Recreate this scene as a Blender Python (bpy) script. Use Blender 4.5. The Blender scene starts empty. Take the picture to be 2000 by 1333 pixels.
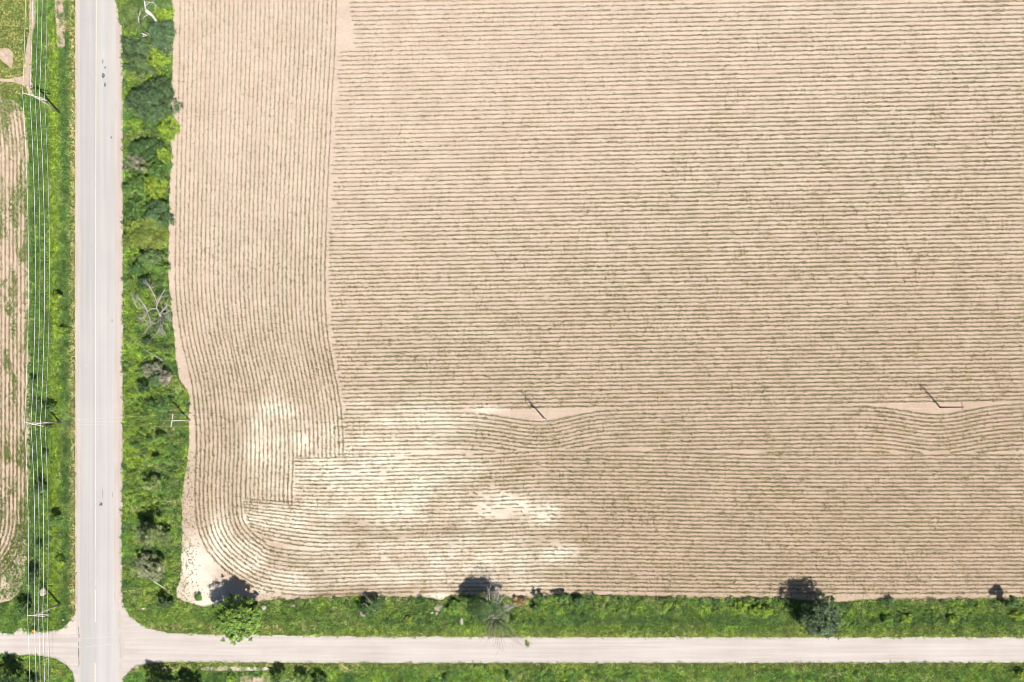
import bpy, math, random
import numpy as np

random.seed(11)
R = np.random.default_rng(5)
SC = bpy.context.scene
COL = SC.collection

# ------------------------------------------------------------------ camera
# drone looking straight down; 10.5 photo pixels to the metre on the ground
S, HC = 10.5, 164.0
NX, NY = 994.0, 800.0                      # the photo pixel straight below the drone
CX, CY = (NX - 1000) / S, (666.5 - NY) / S
cam = bpy.data.cameras.new('camera')
co = bpy.data.objects.new('camera', cam)
COL.objects.link(co)
co.location = (CX, CY, HC)
co.rotation_euler = (0, 0, 0)
cam.sensor_fit = 'HORIZONTAL'
cam.sensor_width = 36.0
cam.lens = S * HC / 2000 * 36.0
cam.shift_x = (1000 - NX) / 2000
cam.shift_y = (NY - 666.5) / 2000
cam.clip_end = 6000
SC.camera = co

# ------------------------------------------------------------------ light
SUN_EL = math.radians(57)
SUN_AZ = math.atan2(0.65, -0.76)           # from +Y towards +X; the sun stands in the south-east
sd = (math.cos(SUN_EL) * math.sin(SUN_AZ), math.cos(SUN_EL) * math.cos(SUN_AZ), math.sin(SUN_EL))
w = bpy.data.worlds.new("World")
SC.world = w
w.use_nodes = True
nt = w.node_tree
sky = nt.nodes.new('ShaderNodeTexSky')
sky.sky_type = 'NISHITA'
sky.sun_disc = False
sky.sun_elevation = SUN_EL
sky.sun_rotation = SUN_AZ
bg = nt.nodes['Background']
nt.links.new(sky.outputs[0], bg.inputs[0])
bg.inputs[1].default_value = 0.05
sl = bpy.data.lights.new('sun', 'SUN')
sl.energy = 4.2
sl.angle = math.radians(0.5)
sl.color = (1.0, 0.95, 0.87)
so = bpy.data.objects.new('sun', sl)
COL.objects.link(so)
from mathutils import Vector
so.rotation_euler = Vector(sd).to_track_quat('Z', 'Y').to_euler()
so.location = (60, -80, 120)
SC.view_settings.view_transform = 'Standard'
SC.view_settings.look = 'None'
SC.view_settings.gamma = 1
SC.view_settings.exposure = 0.85
SC.cycles.pixel_filter_type = 'BLACKMAN_HARRIS'
SC.cycles.filter_width = 0.95

# ------------------------------------------------------------------ numpy helpers
def W(px, py, h=0.0):
    """world x, y of a point at height h metres seen at photo pixel px, py"""
    px = np.asarray(px, float); py = np.asarray(py, float)
    k = (1 - np.asarray(h, float) / HC) / S
    return CX + (px - NX) * k, CY - (py - NY) * k

def P3(px, py, h=0.0):
    x, y = W(px, py, h)
    return np.array([float(x), float(y), float(h)])

def _hash(ix, iy, seed):
    n = (ix * 374761393 + iy * 668265263 + seed * 974711) & 0xFFFFFFFF
    n = ((n ^ (n >> 13)) * 1274126177) & 0xFFFFFFFF
    return ((n ^ (n >> 16)) & 0xFFFF) / 65535.0

def vnoise(x, y, seed=0):
    x = np.asarray(x, float); y = np.asarray(y, float)
    ix = np.floor(x).astype(np.int64); iy = np.floor(y).astype(np.int64)
    fx = x - ix; fy = y - iy
    fx = fx * fx * (3 - 2 * fx); fy = fy * fy * (3 - 2 * fy)
    a = _hash(ix, iy, seed); b = _hash(ix + 1, iy, seed)
    c = _hash(ix, iy + 1, seed); d = _hash(ix + 1, iy + 1, seed)
    return (a + (b - a) * fx) * (1 - fy) + (c + (d - c) * fx) * fy

def fbm(x, y, seed=0, o=4):
    s = 0; a = 0.5; t = 0
    for i in range(o):
        s = s + a * vnoise(x, y, seed + i * 17); t += a
        x = np.asarray(x) * 2.03 + 5.1; y = np.asarray(y) * 2.03 + 1.7; a *= 0.5
    return s / t

def sstep(a, b, x):
    t = np.clip((x - a) / (b - a), 0, 1)
    return t * t * (3 - 2 * t)

def inside(px, py, poly):
    px = np.asarray(px); py = np.asarray(py)
    r = np.zeros(px.shape, bool)
    n = len(poly); j = n - 1
    for i in range(n):
        xi, yi = poly[i]; xj, yj = poly[j]
        if yi != yj:
            c = ((yi > py) != (yj > py)) & (px < (xj - xi) * (py - yi) / (yj - yi) + xi)
            r ^= c
        j = i
    return r

def norm(v):
    return v / np.maximum(np.linalg.norm(v, axis=-1, keepdims=True), 1e-9)

def np_mesh(name, V, F, mat, parent=None, tint=None, smooth=False):
    V = np.asarray(V, np.float32); F = np.asarray(F, np.int32)
    me = bpy.data.meshes.new(name)
    me.vertices.add(len(V)); me.vertices.foreach_set('co', V.ravel())
    k = F.shape[1]
    me.loops.add(F.size); me.loops.foreach_set('vertex_index', F.ravel())
    me.polygons.add(len(F)); me.polygons.foreach_set('loop_start', np.arange(len(F), dtype=np.int32) * k)
    me.update(calc_edges=True)
    if smooth:
        me.polygons.foreach_set('use_smooth', np.ones(len(F), bool))
    if tint is not None:
        a = me.attributes.new('tint', 'FLOAT_COLOR', 'POINT')
        t = np.ones((len(V), 4), np.float32); t[:, :3] = tint
        a.data.foreach_set('color', t.ravel())
    me.materials.append(mat)
    o = bpy.data.objects.new(name, me)
    COL.objects.link(o)
    if parent is not None:
        o.parent = parent
        o.location = -parent.location      # meshes are written in world metres
    return o

def tag(o, label=None, cat=None, group=None, kind=None):
    if label: o['label'] = label
    if cat: o['category'] = cat
    if group: o['group'] = group
    if kind: o['kind'] = kind
    return o

def empty(name, loc, label, cat, group=None):
    o = bpy.data.objects.new(name, None)
    o.empty_display_size = 0.3
    o.location = tuple(float(c) for c in loc)
    COL.objects.link(o)
    return tag(o, label, cat, group)

def kites(C, D, N, L, Wd):
    """kite-shaped leaves: base C, direction D, normal N, length L, width Wd"""
    D = norm(D); Sd = norm(np.cross(D, N)); n = len(C)
    L = np.broadcast_to(np.asarray(L, float).reshape(-1, 1), (n, 1)); Wd = np.broadcast_to(np.asarray(Wd, float).reshape(-1, 1), (n, 1))
    mid = C + D * L * 0.45
    V = np.stack([C, mid + Sd * Wd * .5, C + D * L, mid - Sd * Wd * .5], 1).reshape(-1, 3)
    return V, np.arange(4 * n).reshape(n, 4)

def tube(path, radii, sides=7, cap=True):
    path = np.asarray(path, float); n = len(path)
    radii = np.broadcast_to(np.asarray(radii, float), (n,))
    T = np.gradient(path, axis=0); T = norm(T)
    up = np.array([0.13, 0.21, 1.0]) if abs(T[0][2]) < .8 else np.array([1.0, .2, .1])
    U = norm(np.cross(T, up)); B = np.cross(T, U)
    a = np.linspace(0, 2 * math.pi, sides, endpoint=False)
    V = path[:, None] + radii[:, None, None] * (np.cos(a)[None, :, None] * U[:, None] + np.sin(a)[None, :, None] * B[:, None])
    V = V.reshape(-1, 3); F = []
    for i in range(n - 1):
        for k in range(sides):
            k2 = (k + 1) % sides
            F.append((i * sides + k, i * sides + k2, (i + 1) * sides + k2, (i + 1) * sides + k))
    if cap:
        V = np.vstack([V, path[:1], path[-1:]])
        c0, c1 = len(V) - 2, len(V) - 1
        for k in range(sides):
            k2 = (k + 1) % sides
            F.append((c0, k2, k, c0)); F.append((c1, (n - 1) * sides + k, (n - 1) * sides + k2, c1))
        F = [f for f in F]
    return V, F

class MB:
    """collects shapes into one mesh"""
    def __init__(s): s.V = []; s.F = []; s.n = 0
    def add(s, V, F):
        s.V.append(np.asarray(V, float))
        for f in F:
            f = [int(i) + s.n for i in f]
            g = []
            for i in f:
                if i not in g: g.append(i)
            s.F.append(tuple(g))
        s.n += len(V)
    def tube(s, path, r, sides=7): s.add(*tube(path, r, sides))
    def box(s, c, ax, ay, az):
        c, ax, ay, az = (np.asarray(v, float) for v in (c, ax, ay, az))
        V = [c + i * ax + j * ay + k * az for i in (-1, 1) for j in (-1, 1) for k in (-1, 1)]
        s.add(V, [(0, 1, 3, 2), (4, 6, 7, 5), (0, 4, 5, 1), (2, 3, 7, 6), (0, 2, 6, 4), (1, 5, 7, 3)])
    def build(s, name, mat, parent=None, smooth=False):
        V = np.vstack(s.V)
        if parent is not None: V = V - np.array(parent.location)
        me = bpy.data.meshes.new(name)
        me.from_pydata([tuple(v) for v in V], [], s.F); me.update()
        if smooth: me.polygons.foreach_set('use_smooth', np.ones(len(s.F), bool))
        me.materials.append(mat)
        o = bpy.data.objects.new(name, me); COL.objects.link(o)
        if parent is not None: o.parent = parent
        return o

# ------------------------------------------------------------------ materials
def mat_new(name):
    m = bpy.data.materials.new(name); m.use_nodes = True
    n = m.node_tree.nodes; n.clear()
    out = n.new('ShaderNodeOutputMaterial')
    return m, m.node_tree, out

def principled(t, out, rough=.9, spec=.2):
    b = t.nodes.new('ShaderNodeBsdfPrincipled')
    b.inputs['Roughness'].default_value = rough
    b.inputs['Specular IOR Level'].default_value = spec
    t.links.new(b.outputs[0], out.inputs[0])
    return b

def noise(t, scale, detail=4, vec=None, rough=.6):
    n = t.nodes.new('ShaderNodeTexNoise'); n.inputs['Scale'].default_value = scale
    n.inputs['Detail'].default_value = detail; n.inputs['Roughness'].default_value = rough
    if vec is not None: t.links.new(vec, n.inputs['Vector'])
    return n.outputs['Fac']

def coords(t, scale=(1, 1, 1)):
    c = t.nodes.new('ShaderNodeTexCoord'); m = t.nodes.new('ShaderNodeMapping')
    m.inputs['Scale'].default_value = scale
    t.links.new(c.outputs['Object'], m.inputs['Vector'])
    return m.outputs[0]

def ramp(t, fac, stops):
    r = t.nodes.new('ShaderNodeValToRGB')
    e = r.color_ramp.elements
    while len(e) < len(stops): e.new(0.5)
    for i, (p, c) in enumerate(stops):
        e[i].position = p; e[i].color = (*c, 1) if len(c) == 3 else c
    t.links.new(fac, r.inputs[0])
    return r.outputs[0]

def mul(t, a, b, fac=1.0, mode='MULTIPLY'):
    m = t.nodes.new('ShaderNodeMix'); m.data_type = 'RGBA'; m.blend_type = mode
    m.inputs[0].default_value = fac
    for s, i in ((a, 6), (b, 7)):
        if isinstance(s, tuple): m.inputs[i].default_value = (*s, 1)
        else: t.links.new(s, m.inputs[i])
    return m.outputs[2]

def bump(t, b, h, strength=.4, dist=.05):
    n = t.nodes.new('ShaderNodeBump'); n.inputs['Strength'].default_value = strength
    n.inputs['Distance'].default_value = dist
    t.links.new(h, n.inputs['Height']); t.links.new(n.outputs[0], b.inputs['Normal'])

def attr_tint(t):
    a = t.nodes.new('ShaderNodeAttribute'); a.attribute_name = 'tint'
    return a.outputs['Color']

def m_leaf(name, trans=.28, rough=.5, spec=.3, base=None):
    m, t, out = mat_new(name)
    c = attr_tint(t) if base is None else base
    b = t.nodes.new('ShaderNodeBsdfPrincipled'); b.inputs['Roughness'].default_value = rough
    b.inputs['Specular IOR Level'].default_value = spec
    tr = t.nodes.new('ShaderNodeBsdfTranslucent'); mx = t.nodes.new('ShaderNodeMixShader')
    mx.inputs[0].default_value = trans
    for s in (b.inputs['Base Color'], tr.inputs['Color']):
        if isinstance(c, tuple): s.default_value = (*c, 1)
        else: t.links.new(c, s)
    t.links.new(b.outputs[0], mx.inputs[1]); t.links.new(tr.outputs[0], mx.inputs[2])
    t.links.new(mx.outputs[0], out.inputs[0])
    return m

def m_soil(name):
    m, t, out = mat_new(name); b = principled(t, out, .95, .1)
    v = coords(t)
    f1 = ramp(t, noise(t, 2.4, 8, v, .85), [(.3, (.78, .765, .745)), (.5, (1, 1, 1)), (.7, (1.17, 1.17, 1.16))])
    f2 = ramp(t, noise(t, .22, 5, v, .6), [(.3, (.93, .91, .90)), (.7, (1.06, 1.06, 1.05))])
    t.links.new(mul(t, mul(t, attr_tint(t), f1), f2), b.inputs['Base Color'])
    bump(t, b, noise(t, 5, 5, v, .7), .5, .06)
    return m

def m_flat(name, col, var=.12, scale=2.0, rough=.9, spec=.2, st=(1, 1, 1), bmp=.2):
    m, t, out = mat_new(name); b = principled(t, out, rough, spec)
    v = coords(t, st)
    f = noise(t, scale, 6, v, .65)
    c = ramp(t, f, [(.25, tuple(x * (1 - var) for x in col)), (.75, tuple(min(1, x * (1 + var)) for x in col))])
    t.links.new(c, b.inputs['Base Color'])
    if bmp: bump(t, b, noise(t, scale * 4, 4, v, .7), bmp, .03)
    return m

def m_asphalt():
    m, t, out = mat_new('old_asphalt'); b = principled(t, out, .85, .25)
    v = coords(t); vs = coords(t, (1.0, .018, 1))
    streak = ramp(t, noise(t, 1.3, 5, vs, .6), [(.3, (.90, .90, .91)), (.7, (1.06, 1.055, 1.05))])
    fine = ramp(t, noise(t, 6, 6, v, .8), [(.25, (.91, .91, .92)), (.75, (1.07, 1.07, 1.07))])
    big = ramp(t, noise(t, .12, 4, v, .6), [(.3, (.95, .95, .965)), (.7, (1.03, 1.025, 1.02))])
    c = mul(t, mul(t, mul(t, (.368, .357, .345), streak), fine), big)
    sx = t.nodes.new('ShaderNodeSeparateXYZ'); t.links.new(v, sx.inputs[0])
    mr = t.nodes.new('ShaderNodeMapRange'); mr.inputs[1].default_value = -80.6; mr.inputs[2].default_value = -73.5
    t.links.new(sx.outputs[0], mr.inputs[0])
    # lanes polished and worn differently: tyre tracks, oil strip, fresher centre
    lane = ramp(t, mr.outputs[0], [(0, (1.07, 1.07, 1.06)), (.08, (.93, .925, .925)), (.2, (.97, .965, .955)), (.33, (.99, .985, .975)), (.43, (.93, .92, .935)), (.5, (1.02, 1.01, 1.0)), (.62, (1.05, 1.05, 1.045)), (.78, (1.03, 1.01, 1.01)), (1, (1.07, 1.04, 1.03))])
    c = mul(t, c, lane)
    t.links.new(c, b.inputs['Base Color'])
    bump(t, b, noise(t, 14, 4, v, .8), .25, .01)
    return m

def m_gravel(name, col, st):
    m, t, out = mat_new(name); b = principled(t, out, .95, .15)
    v = coords(t); vs = coords(t, st)
    s = ramp(t, noise(t, 1.5, 5, vs, .65), [(.28, (.86, .84, .82)), (.72, (1.07, 1.07, 1.07))])
    f = ramp(t, noise(t, 5, 7, v, .8), [(.25, (.88, .87, .86)), (.75, (1.08, 1.08, 1.08))])
    big = ramp(t, noise(t, .11, 5, v, .65), [(.3, (.92, .90, .885)), (.7, (1.03, 1.03, 1.03))])
    t.links.new(mul(t, mul(t, mul(t, col, s), f), big), b.inputs['Base Color'])
    bump(t, b, noise(t, 9, 5, v, .8), .5, .03)
    return m

def m_verge():
    m, t, out = mat_new('verge_turf'); b = principled(t, out, .95, .1)
    v = coords(t)
    c1 = ramp(t, noise(t, .35, 5, v, .6), [(.3, (.05, .085, .022)), (.5, (.085, .13, .026)), (.72, (.16, .18, .04))])
    c2 = ramp(t, noise(t, 3.5, 6, v, .8), [(.25, (.6, .62, .6)), (.75, (1.3, 1.25, 1.2))])
    t.links.new(mul(t, c1, c2), b.inputs['Base Color'])
    bump(t, b, noise(t, 4, 5, v, .8), 1, .15)
    return m

def m_far():
    m, t, out = mat_new('far_farmland'); b = principled(t, out, .95, .1)
    v = coords(t)
    vo = t.nodes.new('ShaderNodeTexVoronoi'); vo.inputs['Scale'].default_value = .004
    t.links.new(v, vo.inputs['Vector'])
    c = ramp(t, vo.outputs['Color'], [(.2, (.08, .12, .03)), (.45, (.36, .29, .2)), (.7, (.12, .16, .04)), (.9, (.42, .34, .25))])
    f = ramp(t, noise(t, .4, 6, v, .7), [(.3, (.85, .85, .85)), (.7, (1.1, 1.1, 1.1))])
    t.links.new(mul(t, c, f), b.inputs['Base Color'])
    return m

M_SOIL = m_soil('dry_field_soil')
M_LEAF = m_leaf('leaves', .14, .5, .3)
M_GRASS = m_leaf('grass_blades', .2, .6, .2)
M_CROP = m_leaf('corn_leaves', .2, .5, .25)
M_ASPH = m_asphalt()
M_GRAV = m_gravel('limestone_gravel', (.432, .396, .377), (.03, 1, 1))
M_SHOUL = m_gravel('shoulder_gravel', (.420, .372, .345), (1, .05, 1))
M_VERGE = m_verge()
M_FAR = m_far()
M_BARE = m_flat('bare_tan_earth', (.39, .30, .235), .3, 1.6)
M_PALE = m_flat('pale_bare_earth', (.44, .39, .345), .2, 2.5)
M_YEL = m_flat('faded_yellow_paint', (.52, .465, .37), .15, 3)
M_YELW = m_flat('worn_yellow_paint', (.42, .38, .335), .15, 3)
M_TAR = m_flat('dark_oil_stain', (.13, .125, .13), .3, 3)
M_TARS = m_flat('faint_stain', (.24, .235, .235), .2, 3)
M_SEAL = m_flat('pale_crack_seal', (.42, .41, .40), .1, 3)
M_WOODP = m_flat('weathered_pole_wood', (.36, .315, .275), .2, 1.0, st=(6, 6, .6))
M_WOODL = m_flat('bleached_pole_wood', (.52, .475, .43), .15, 1.0, st=(6, 6, .6))
M_WOODD = m_flat('dark_creosote_wood', (.11, .085, .065), .25, 1.0, st=(6, 6, .6))
M_WOODR = m_flat('reddish_arm_wood', (.36, .20, .14), .2, 2.0)
M_STEEL = m_flat('galvanised_steel', (.50, .51, .52), .1, 3, .5, .5)
M_PORC = m_flat('porcelain', (.45, .42, .40), .1, 5, .3, .5)
M_WIRE = m_flat('aluminium_wire', (.80, .83, .78), .05, 1, .55, .4, bmp=0)
M_DEAD = m_flat('bleached_dead_wood', (.40, .365, .335), .25, 2.0)
M_BONE = m_flat('white_barkless_wood', (.58, .55, .52), .12, 1.5)
M_BARK = m_flat('bark', (.16, .12, .09), .3, 3.0)
M_TWIG = m_flat('grey_twigs', (.28, .23, .20), .25, 3.0)
M_ROCK = m_flat('pale_stone', (.36, .325, .29), .3, 3.0)
M_ROCKP = m_flat('pinkish_stone', (.30, .245, .21), .3, 3.0)
M_ORANGE = m_flat('orange_sheeting', (.80, .24, .02), .08, 3, .5, .4, bmp=0)

# ------------------------------------------------------------------ ground sheets
def densify(pts, step, closed=True):
    out = []; n = len(pts)
    for i in range(n if closed else n - 1):
        a = np.array(pts[i], float); b = np.array(pts[(i + 1) % n], float)
        k = max(1, int(np.linalg.norm(b - a) / step))
        for j in range(k): out.append(a + (b - a) * j / k)
    if not closed: out.append(np.array(pts[-1], float))
    return np.array(out)

def smooth_poly(pts, it=2):
    p = np.array(pts, float)
    for _ in range(it):
        q = np.roll(p, -1, 0)
        p = np.stack([p * .75 + q * .25, p * .25 + q * .75], 1).reshape(-1, 2)
    return p

def sheet(name, pts, z, mat, jit=0.0, step=4.0, kind='structure', smooth=0, seed=1):
    p = smooth_poly(pts, smooth) if smooth else np.array(pts, float)
    p = densify(p, step)
    if jit:
        # big straight outer edges are far outside the picture, jitter everything alike
        p = p + jit * 2 * (np.stack([fbm(p[:, 0] / 9, p[:, 1] / 9, seed, 3), fbm(p[:, 0] / 9, p[:, 1] / 9, seed + 50, 3)], 1) - .5)
        p = p + jit * .8 * (R.random(p.shape) - .5)
    x, y = W(p[:, 0], p[:, 1])
    me = bpy.data.meshes.new(name)
    me.from_pydata([(float(a), float(b), z) for a, b in zip(x, y)], [], [tuple(range(len(p)))])
    me.update()
    if me.polygons[0].normal.z < 0: me.flip_normals()
    me.materials.append(mat)
    o = bpy.data.objects.new(name, me); COL.objects.link(o)
    if kind: o['kind'] = kind
    return o

g = bpy.data.meshes.new('ground')
g.from_pydata([(-2500, -2500, -.06), (2500, -2500, -.06), (2500, 2500, -.06), (-2500, 2500, -.06)], [], [(0, 1, 2, 3)])
g.materials.append(M_FAR)
go = bpy.data.objects.new('ground', g); COL.objects.link(go); tag(go, kind='structure')

# --- soil of the big field: a fine grid with the true colour of the ground (moist / dry / chalky)
DRY = [(740, 930, 235, 145, .66), (620, 1010, 150, 130, .52), (900, 1095, 220, 74, .60), (535, 880, 62, 120, .55), (960, 1000, 140, 75, .52), (820, 830, 150, 60, .50),
       (800, 822, 130, 42, .62), (590, 868, 30, 30, .8), (510, 870, 34, 75, .75), (540, 800, 60, 22, .6), (700, 925, 130, 38, .75),
       (860, 915, 110, 30, .7), (640, 905, 60, 20, .8), (760, 1005, 120, 26, .68), (1010, 985, 90, 36, .66), (1060, 1005, 40, 28, .7),
       (520, 1010, 60, 26, .8), (640, 960, 90, 20, .5), (620, 1070, 110, 30, .55), (800, 1065, 110, 26, .6), (1085, 1085, 52, 26, .72),
       (740, 1125, 170, 26, .65), (1000, 1140, 130, 20, .55), (560, 1135, 80, 30, .7), (385, 1110, 42, 75, .8), (430, 1050, 28, 60, .8),
       (395, 1170, 90, 40, .75), (950, 1085, 90, 22, .6), (700, 790, 45, 14, .5), (880, 850, 80, 24, .5), (560, 960, 60, 30, .5),
       (480, 1090, 60, 50, .6), (850, 1168, 40, 10, .9), (950, 800, 40, 8, .6)]
DARK = [(780, 1045, 170, 20, .7), (900, 1050, 120, 20, .7), (660, 1020, 60, 20, .5), (620, 1120, 70, 26, .5), (880, 860, 60, 14, .4),
        (980, 945, 40, 18, .5), (960, 1055, 50, 30, .5), (540, 1085, 50, 20, .35), (960, 830, 40, 14, .3), (1080, 1060, 80, 14, .45)]
def soil_col(px, py):
    n1 = fbm(px / 90, py / 60, 3, 4); n2 = fbm(px / 22, py / 12, 9, 4)
    A = np.array([.438, .356, .295]); B = np.array([.366, .277, .208]); Cw = np.array([.56, .51, .435]); D = np.array([.265, .190, .130])
    k = sstep(250, 1150, py + .22 * (px - 1000) + 260 * (n1 - .5)) * .85
    c = A[None] + (B - A)[None] * k[:, None]
    pk = sstep(.55, .75, n2)[:, None] * .25                       # pinkish crusted bits
    c = c * (1 - pk) + pk * np.array([.45, .36, .295])
    d = np.zeros_like(px)
    for (x, y, a, b, s) in DARK:
        d = np.maximum(d, s * np.exp(-(((px - x) / a) ** 2 + ((py - y) / b) ** 2)))
    d = np.clip(d * (.3 + 1.5 * n2), 0, 1)[:, None]
    c = c + (D - c) * d
    s_ = np.zeros_like(px)
    for (x, y, a, b, s) in DRY:
        q = ((px - x) / a) ** 2 + ((py - y) / b) ** 2
        s_ = np.maximum(s_, s * np.exp(-q * .9))
    s_ = np.clip(sstep(.05, .82, s_ * (.40 + 1.2 * fbm(px / 34, py / 15, 21, 5))) * (.75 + .4 * n2), 0, 1)[:, None]
    c = c + (Cw - c) * s_
    return c * (1 + .10 * (fbm(px / 6, py / 4, 33, 2)[:, None] - .5))

def soil_grid(name, x0, x1, y0, y1, st, z, colfn, mask=None):
    xs = np.arange(x0, x1 + st, st); ys = np.arange(y0, y1 + st, st)
    gx, gy = np.meshgrid(xs, ys); px = gx.ravel(); py = gy.ravel()
    X, Y = W(px, py)
    V = np.stack([X, Y, np.full_like(X, z) + .05 * (fbm(px / 7, py / 7, 4, 2) - .5) * 0], 1)
    nx = len(xs); ny = len(ys)
    i = (np.arange(ny - 1)[:, None] * nx + np.arange(nx - 1)[None]).ravel()
    F = np.stack([i, i + nx, i + nx + 1, i + 1], 1)
    o = np_mesh(name, V, F, M_SOIL, tint=colfn(px, py))
    return tag(o, kind='structure')
soil_grid('field_soil', 300, 2400, -420, 1215, 5, 0.0, soil_col)

HEDGE_V = [(222, -420), (222, -60), (224, 0), (231, 20), (233, 45), (239, 52), (240, 150), (241, 300), (241, 600), (240, 900), (238, 1060),
           (239, 1165), (243, 1185), (252, 1202), (268, 1215), (290, 1228), (330, 1236), (430, 1240), (700, 1243), (1000, 1244), (1600, 1245), (2400, 1244),
           (2400, 1168), (2000, 1168), (1950, 1170), (1700, 1172), (1640, 1178), (1500, 1168), (1400, 1170), (1250, 1165), (1150, 1163), (1100, 1160),
           (1060, 1165), (1020, 1172), (990, 1165), (900, 1162), (880, 1164), (860, 1174), (830, 1168), (690, 1165), (620, 1168), (560, 1173), (545, 1168), (530, 1173),
           (510, 1174), (470, 1182), (420, 1184), (400, 1186), (385, 1184), (370, 1178), (356, 1174), (345, 1168), (343, 1155), (352, 1130), (355, 1066),
           (355, 980), (358, 940), (366, 900), (369, 870), (368, 820), (370, 790), (368, 770), (350, 740), (343, 700), (338, 640), (332, 580),
           (328, 533), (330, 400), (334, 267), (335, 200), (335, 160), (338, 100), (338, 60), (336, 0), (335, -420)]
LEFT_V = [(147, -420), (146, 600), (147, 1195), (143, 1212), (132, 1224), (110, 1231), (60, 1237), (40, 1232), (20, 1238), (0, 1236), (-500, 1236), (-500, -420)]
LOWL_V = [(-500, 1277), (0, 1277), (40, 1280), (80, 1281), (110, 1287), (130, 1300), (143, 1318), (148, 1345), (148, 1760), (-500, 1760)]
LOWR_V = [(240, 1760), (240, 1338), (245, 1321), (262, 1305), (285, 1297), (330, 1294), (500, 1295), (700, 1296), (1200, 1296), (2400, 1295), (2400, 1760)]
WEST = [(-500, 190), (0, 190), (30, 198), (48, 215), (55, 260), (59, 400), (60, 700), (60, 900), (60, 1000), (56, 1066), (50, 1110), (44, 1140),
        (38, 1158), (20, 1174), (0, 1178), (-500, 1190)]
sheet('grass_verge', HEDGE_V, .012, M_VERGE, 2.2, 3, seed=3)
sheet('grass_verge', LEFT_V, .008, M_VERGE, 1.0, 3, seed=5)
sheet('grass_verge', LOWL_V, .012, M_VERGE, 1.6, 3, seed=7)
sheet('grass_verge', LOWR_V, .012, M_VERGE, 1.2, 3, seed=9)

def west_col(px, py):
    n = fbm(px / 14, py / 40, 61, 4)
    A = np.array([.60, .47, .37]); B = np.array([.46, .36, .25])
    k = sstep(.35, .65, n)[:, None]
    return A + (B - A) * k
# the west field: grid trimmed by the verge sheet would need a hole, so it is its own polygon with a noise material
sheet('field_soil', WEST, .014, m_flat('west_field_soil', (.43, .34, .262), .2, .9), 1.5, 4, seed=12)

# road base (pale shoulder), gravel side road, asphalt
sheet('gravel_shoulder', [(145.5, -1500), (145.5, 2600), (240, 2600), (240, 60), (226, -60), (225, -1500)], .0, M_SHOUL, 0, 60)
sheet('gravel_road', [(-900, 1228), (152, 1228), (152, 1215), (158, 1200), (222, 1130), (226, 1160), (238, 1165), (252, 1195), (290, 1222), (330, 1232),
                      (3000, 1234), (3000, 1302), (330, 1302), (262, 1310), (240, 1345), (150, 1345), (120, 1300), (80, 1288), (-900, 1286)], .004, M_GRAV, 0, 40)
sheet('asphalt_road', [(154.5, -1500), (155, 400), (155, 800), (155, 1150), (154, 1225), (153, 1300), (155, 1345), (155, 2600), (236, 2600), (236, 1345), (238, 1300), (237, 1250), (231, 1205),
                       (225, 1170), (223, 1120), (223.5, 800), (225, 400), (226, 0), (226, -1500)], .006, M_ASPH, .5, 4, seed=2)

def strip(name, pts, wpx, z, mat, jit=0.0, parent=None):
    p = densify(pts, 5, False); d = norm(np.gradient(p, axis=0)); n = np.stack([-d[:, 1], d[:, 0]], 1)
    ww = wpx * .5 * (1 + jit * (fbm(p[:, 0] / 3, p[:, 1] / 3, 8, 2)[:, None] - .5) * 2)
    a = p + n * ww; b = p - n * ww
    q = np.vstack([a, b]); x, y = W(q[:, 0], q[:, 1]); k = len(p)
    V = np.stack([x, y, np.full_like(x, z)], 1)
    F = np.array([(i, i + 1, k + i + 1, k + i) for i in range(k - 1)])
    o = np_mesh(name, V, F, mat)
    return tag(o, kind='structure')
strip('road_line', [(188.2, -1400), (188, 0), (187, 400), (186.5, 800), (186.2, 1070)], 1.6, .010, M_YEL, .3)
strip('road_line', [(186.2, 1070), (186.2, 1148)], 1.9, .010, M_YELW, .5)
strip('road_line', [(186.2, 1152), (186.2, 1215.5)], 2.1, .010, M_YEL, .15)
strip('road_line', [(185.8, 1296), (185.8, 1700)], 2.1, .010, M_YEL, .15)
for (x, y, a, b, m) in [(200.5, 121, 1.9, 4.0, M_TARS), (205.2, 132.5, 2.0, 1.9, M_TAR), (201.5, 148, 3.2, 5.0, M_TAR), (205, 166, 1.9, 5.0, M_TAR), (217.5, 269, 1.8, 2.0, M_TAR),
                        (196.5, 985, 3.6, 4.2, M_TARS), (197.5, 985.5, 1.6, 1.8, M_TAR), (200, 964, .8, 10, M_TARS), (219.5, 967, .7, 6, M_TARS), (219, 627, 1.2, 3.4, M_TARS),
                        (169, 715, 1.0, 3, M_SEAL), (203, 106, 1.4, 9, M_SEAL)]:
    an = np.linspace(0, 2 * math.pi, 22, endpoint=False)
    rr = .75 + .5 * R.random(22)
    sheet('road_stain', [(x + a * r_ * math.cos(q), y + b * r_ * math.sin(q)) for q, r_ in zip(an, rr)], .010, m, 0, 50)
for (y0, y1, xx) in [(1226, 1236, 153.6), (1239, 1246, 154), (1254, 1262, 153.8), (1266, 1285, 153.2), (1288, 1304, 153.6)]:
    strip('edge_crack', [(xx + R.random() - .5, y0), (xx + .8 * R.random(), (y0 + y1) / 2), (xx, y1)], 1.5, .010, M_TAR, .9)
strip('sealed_crack', [(160, 1248.5), (190, 1246), (228, 1242.5)], .8, .010, M_SEAL, .3)
strip('sealed_crack', [(168, 1263), (195, 1261), (228, 1257.5)], .9, .010, M_SEAL, .3)

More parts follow.
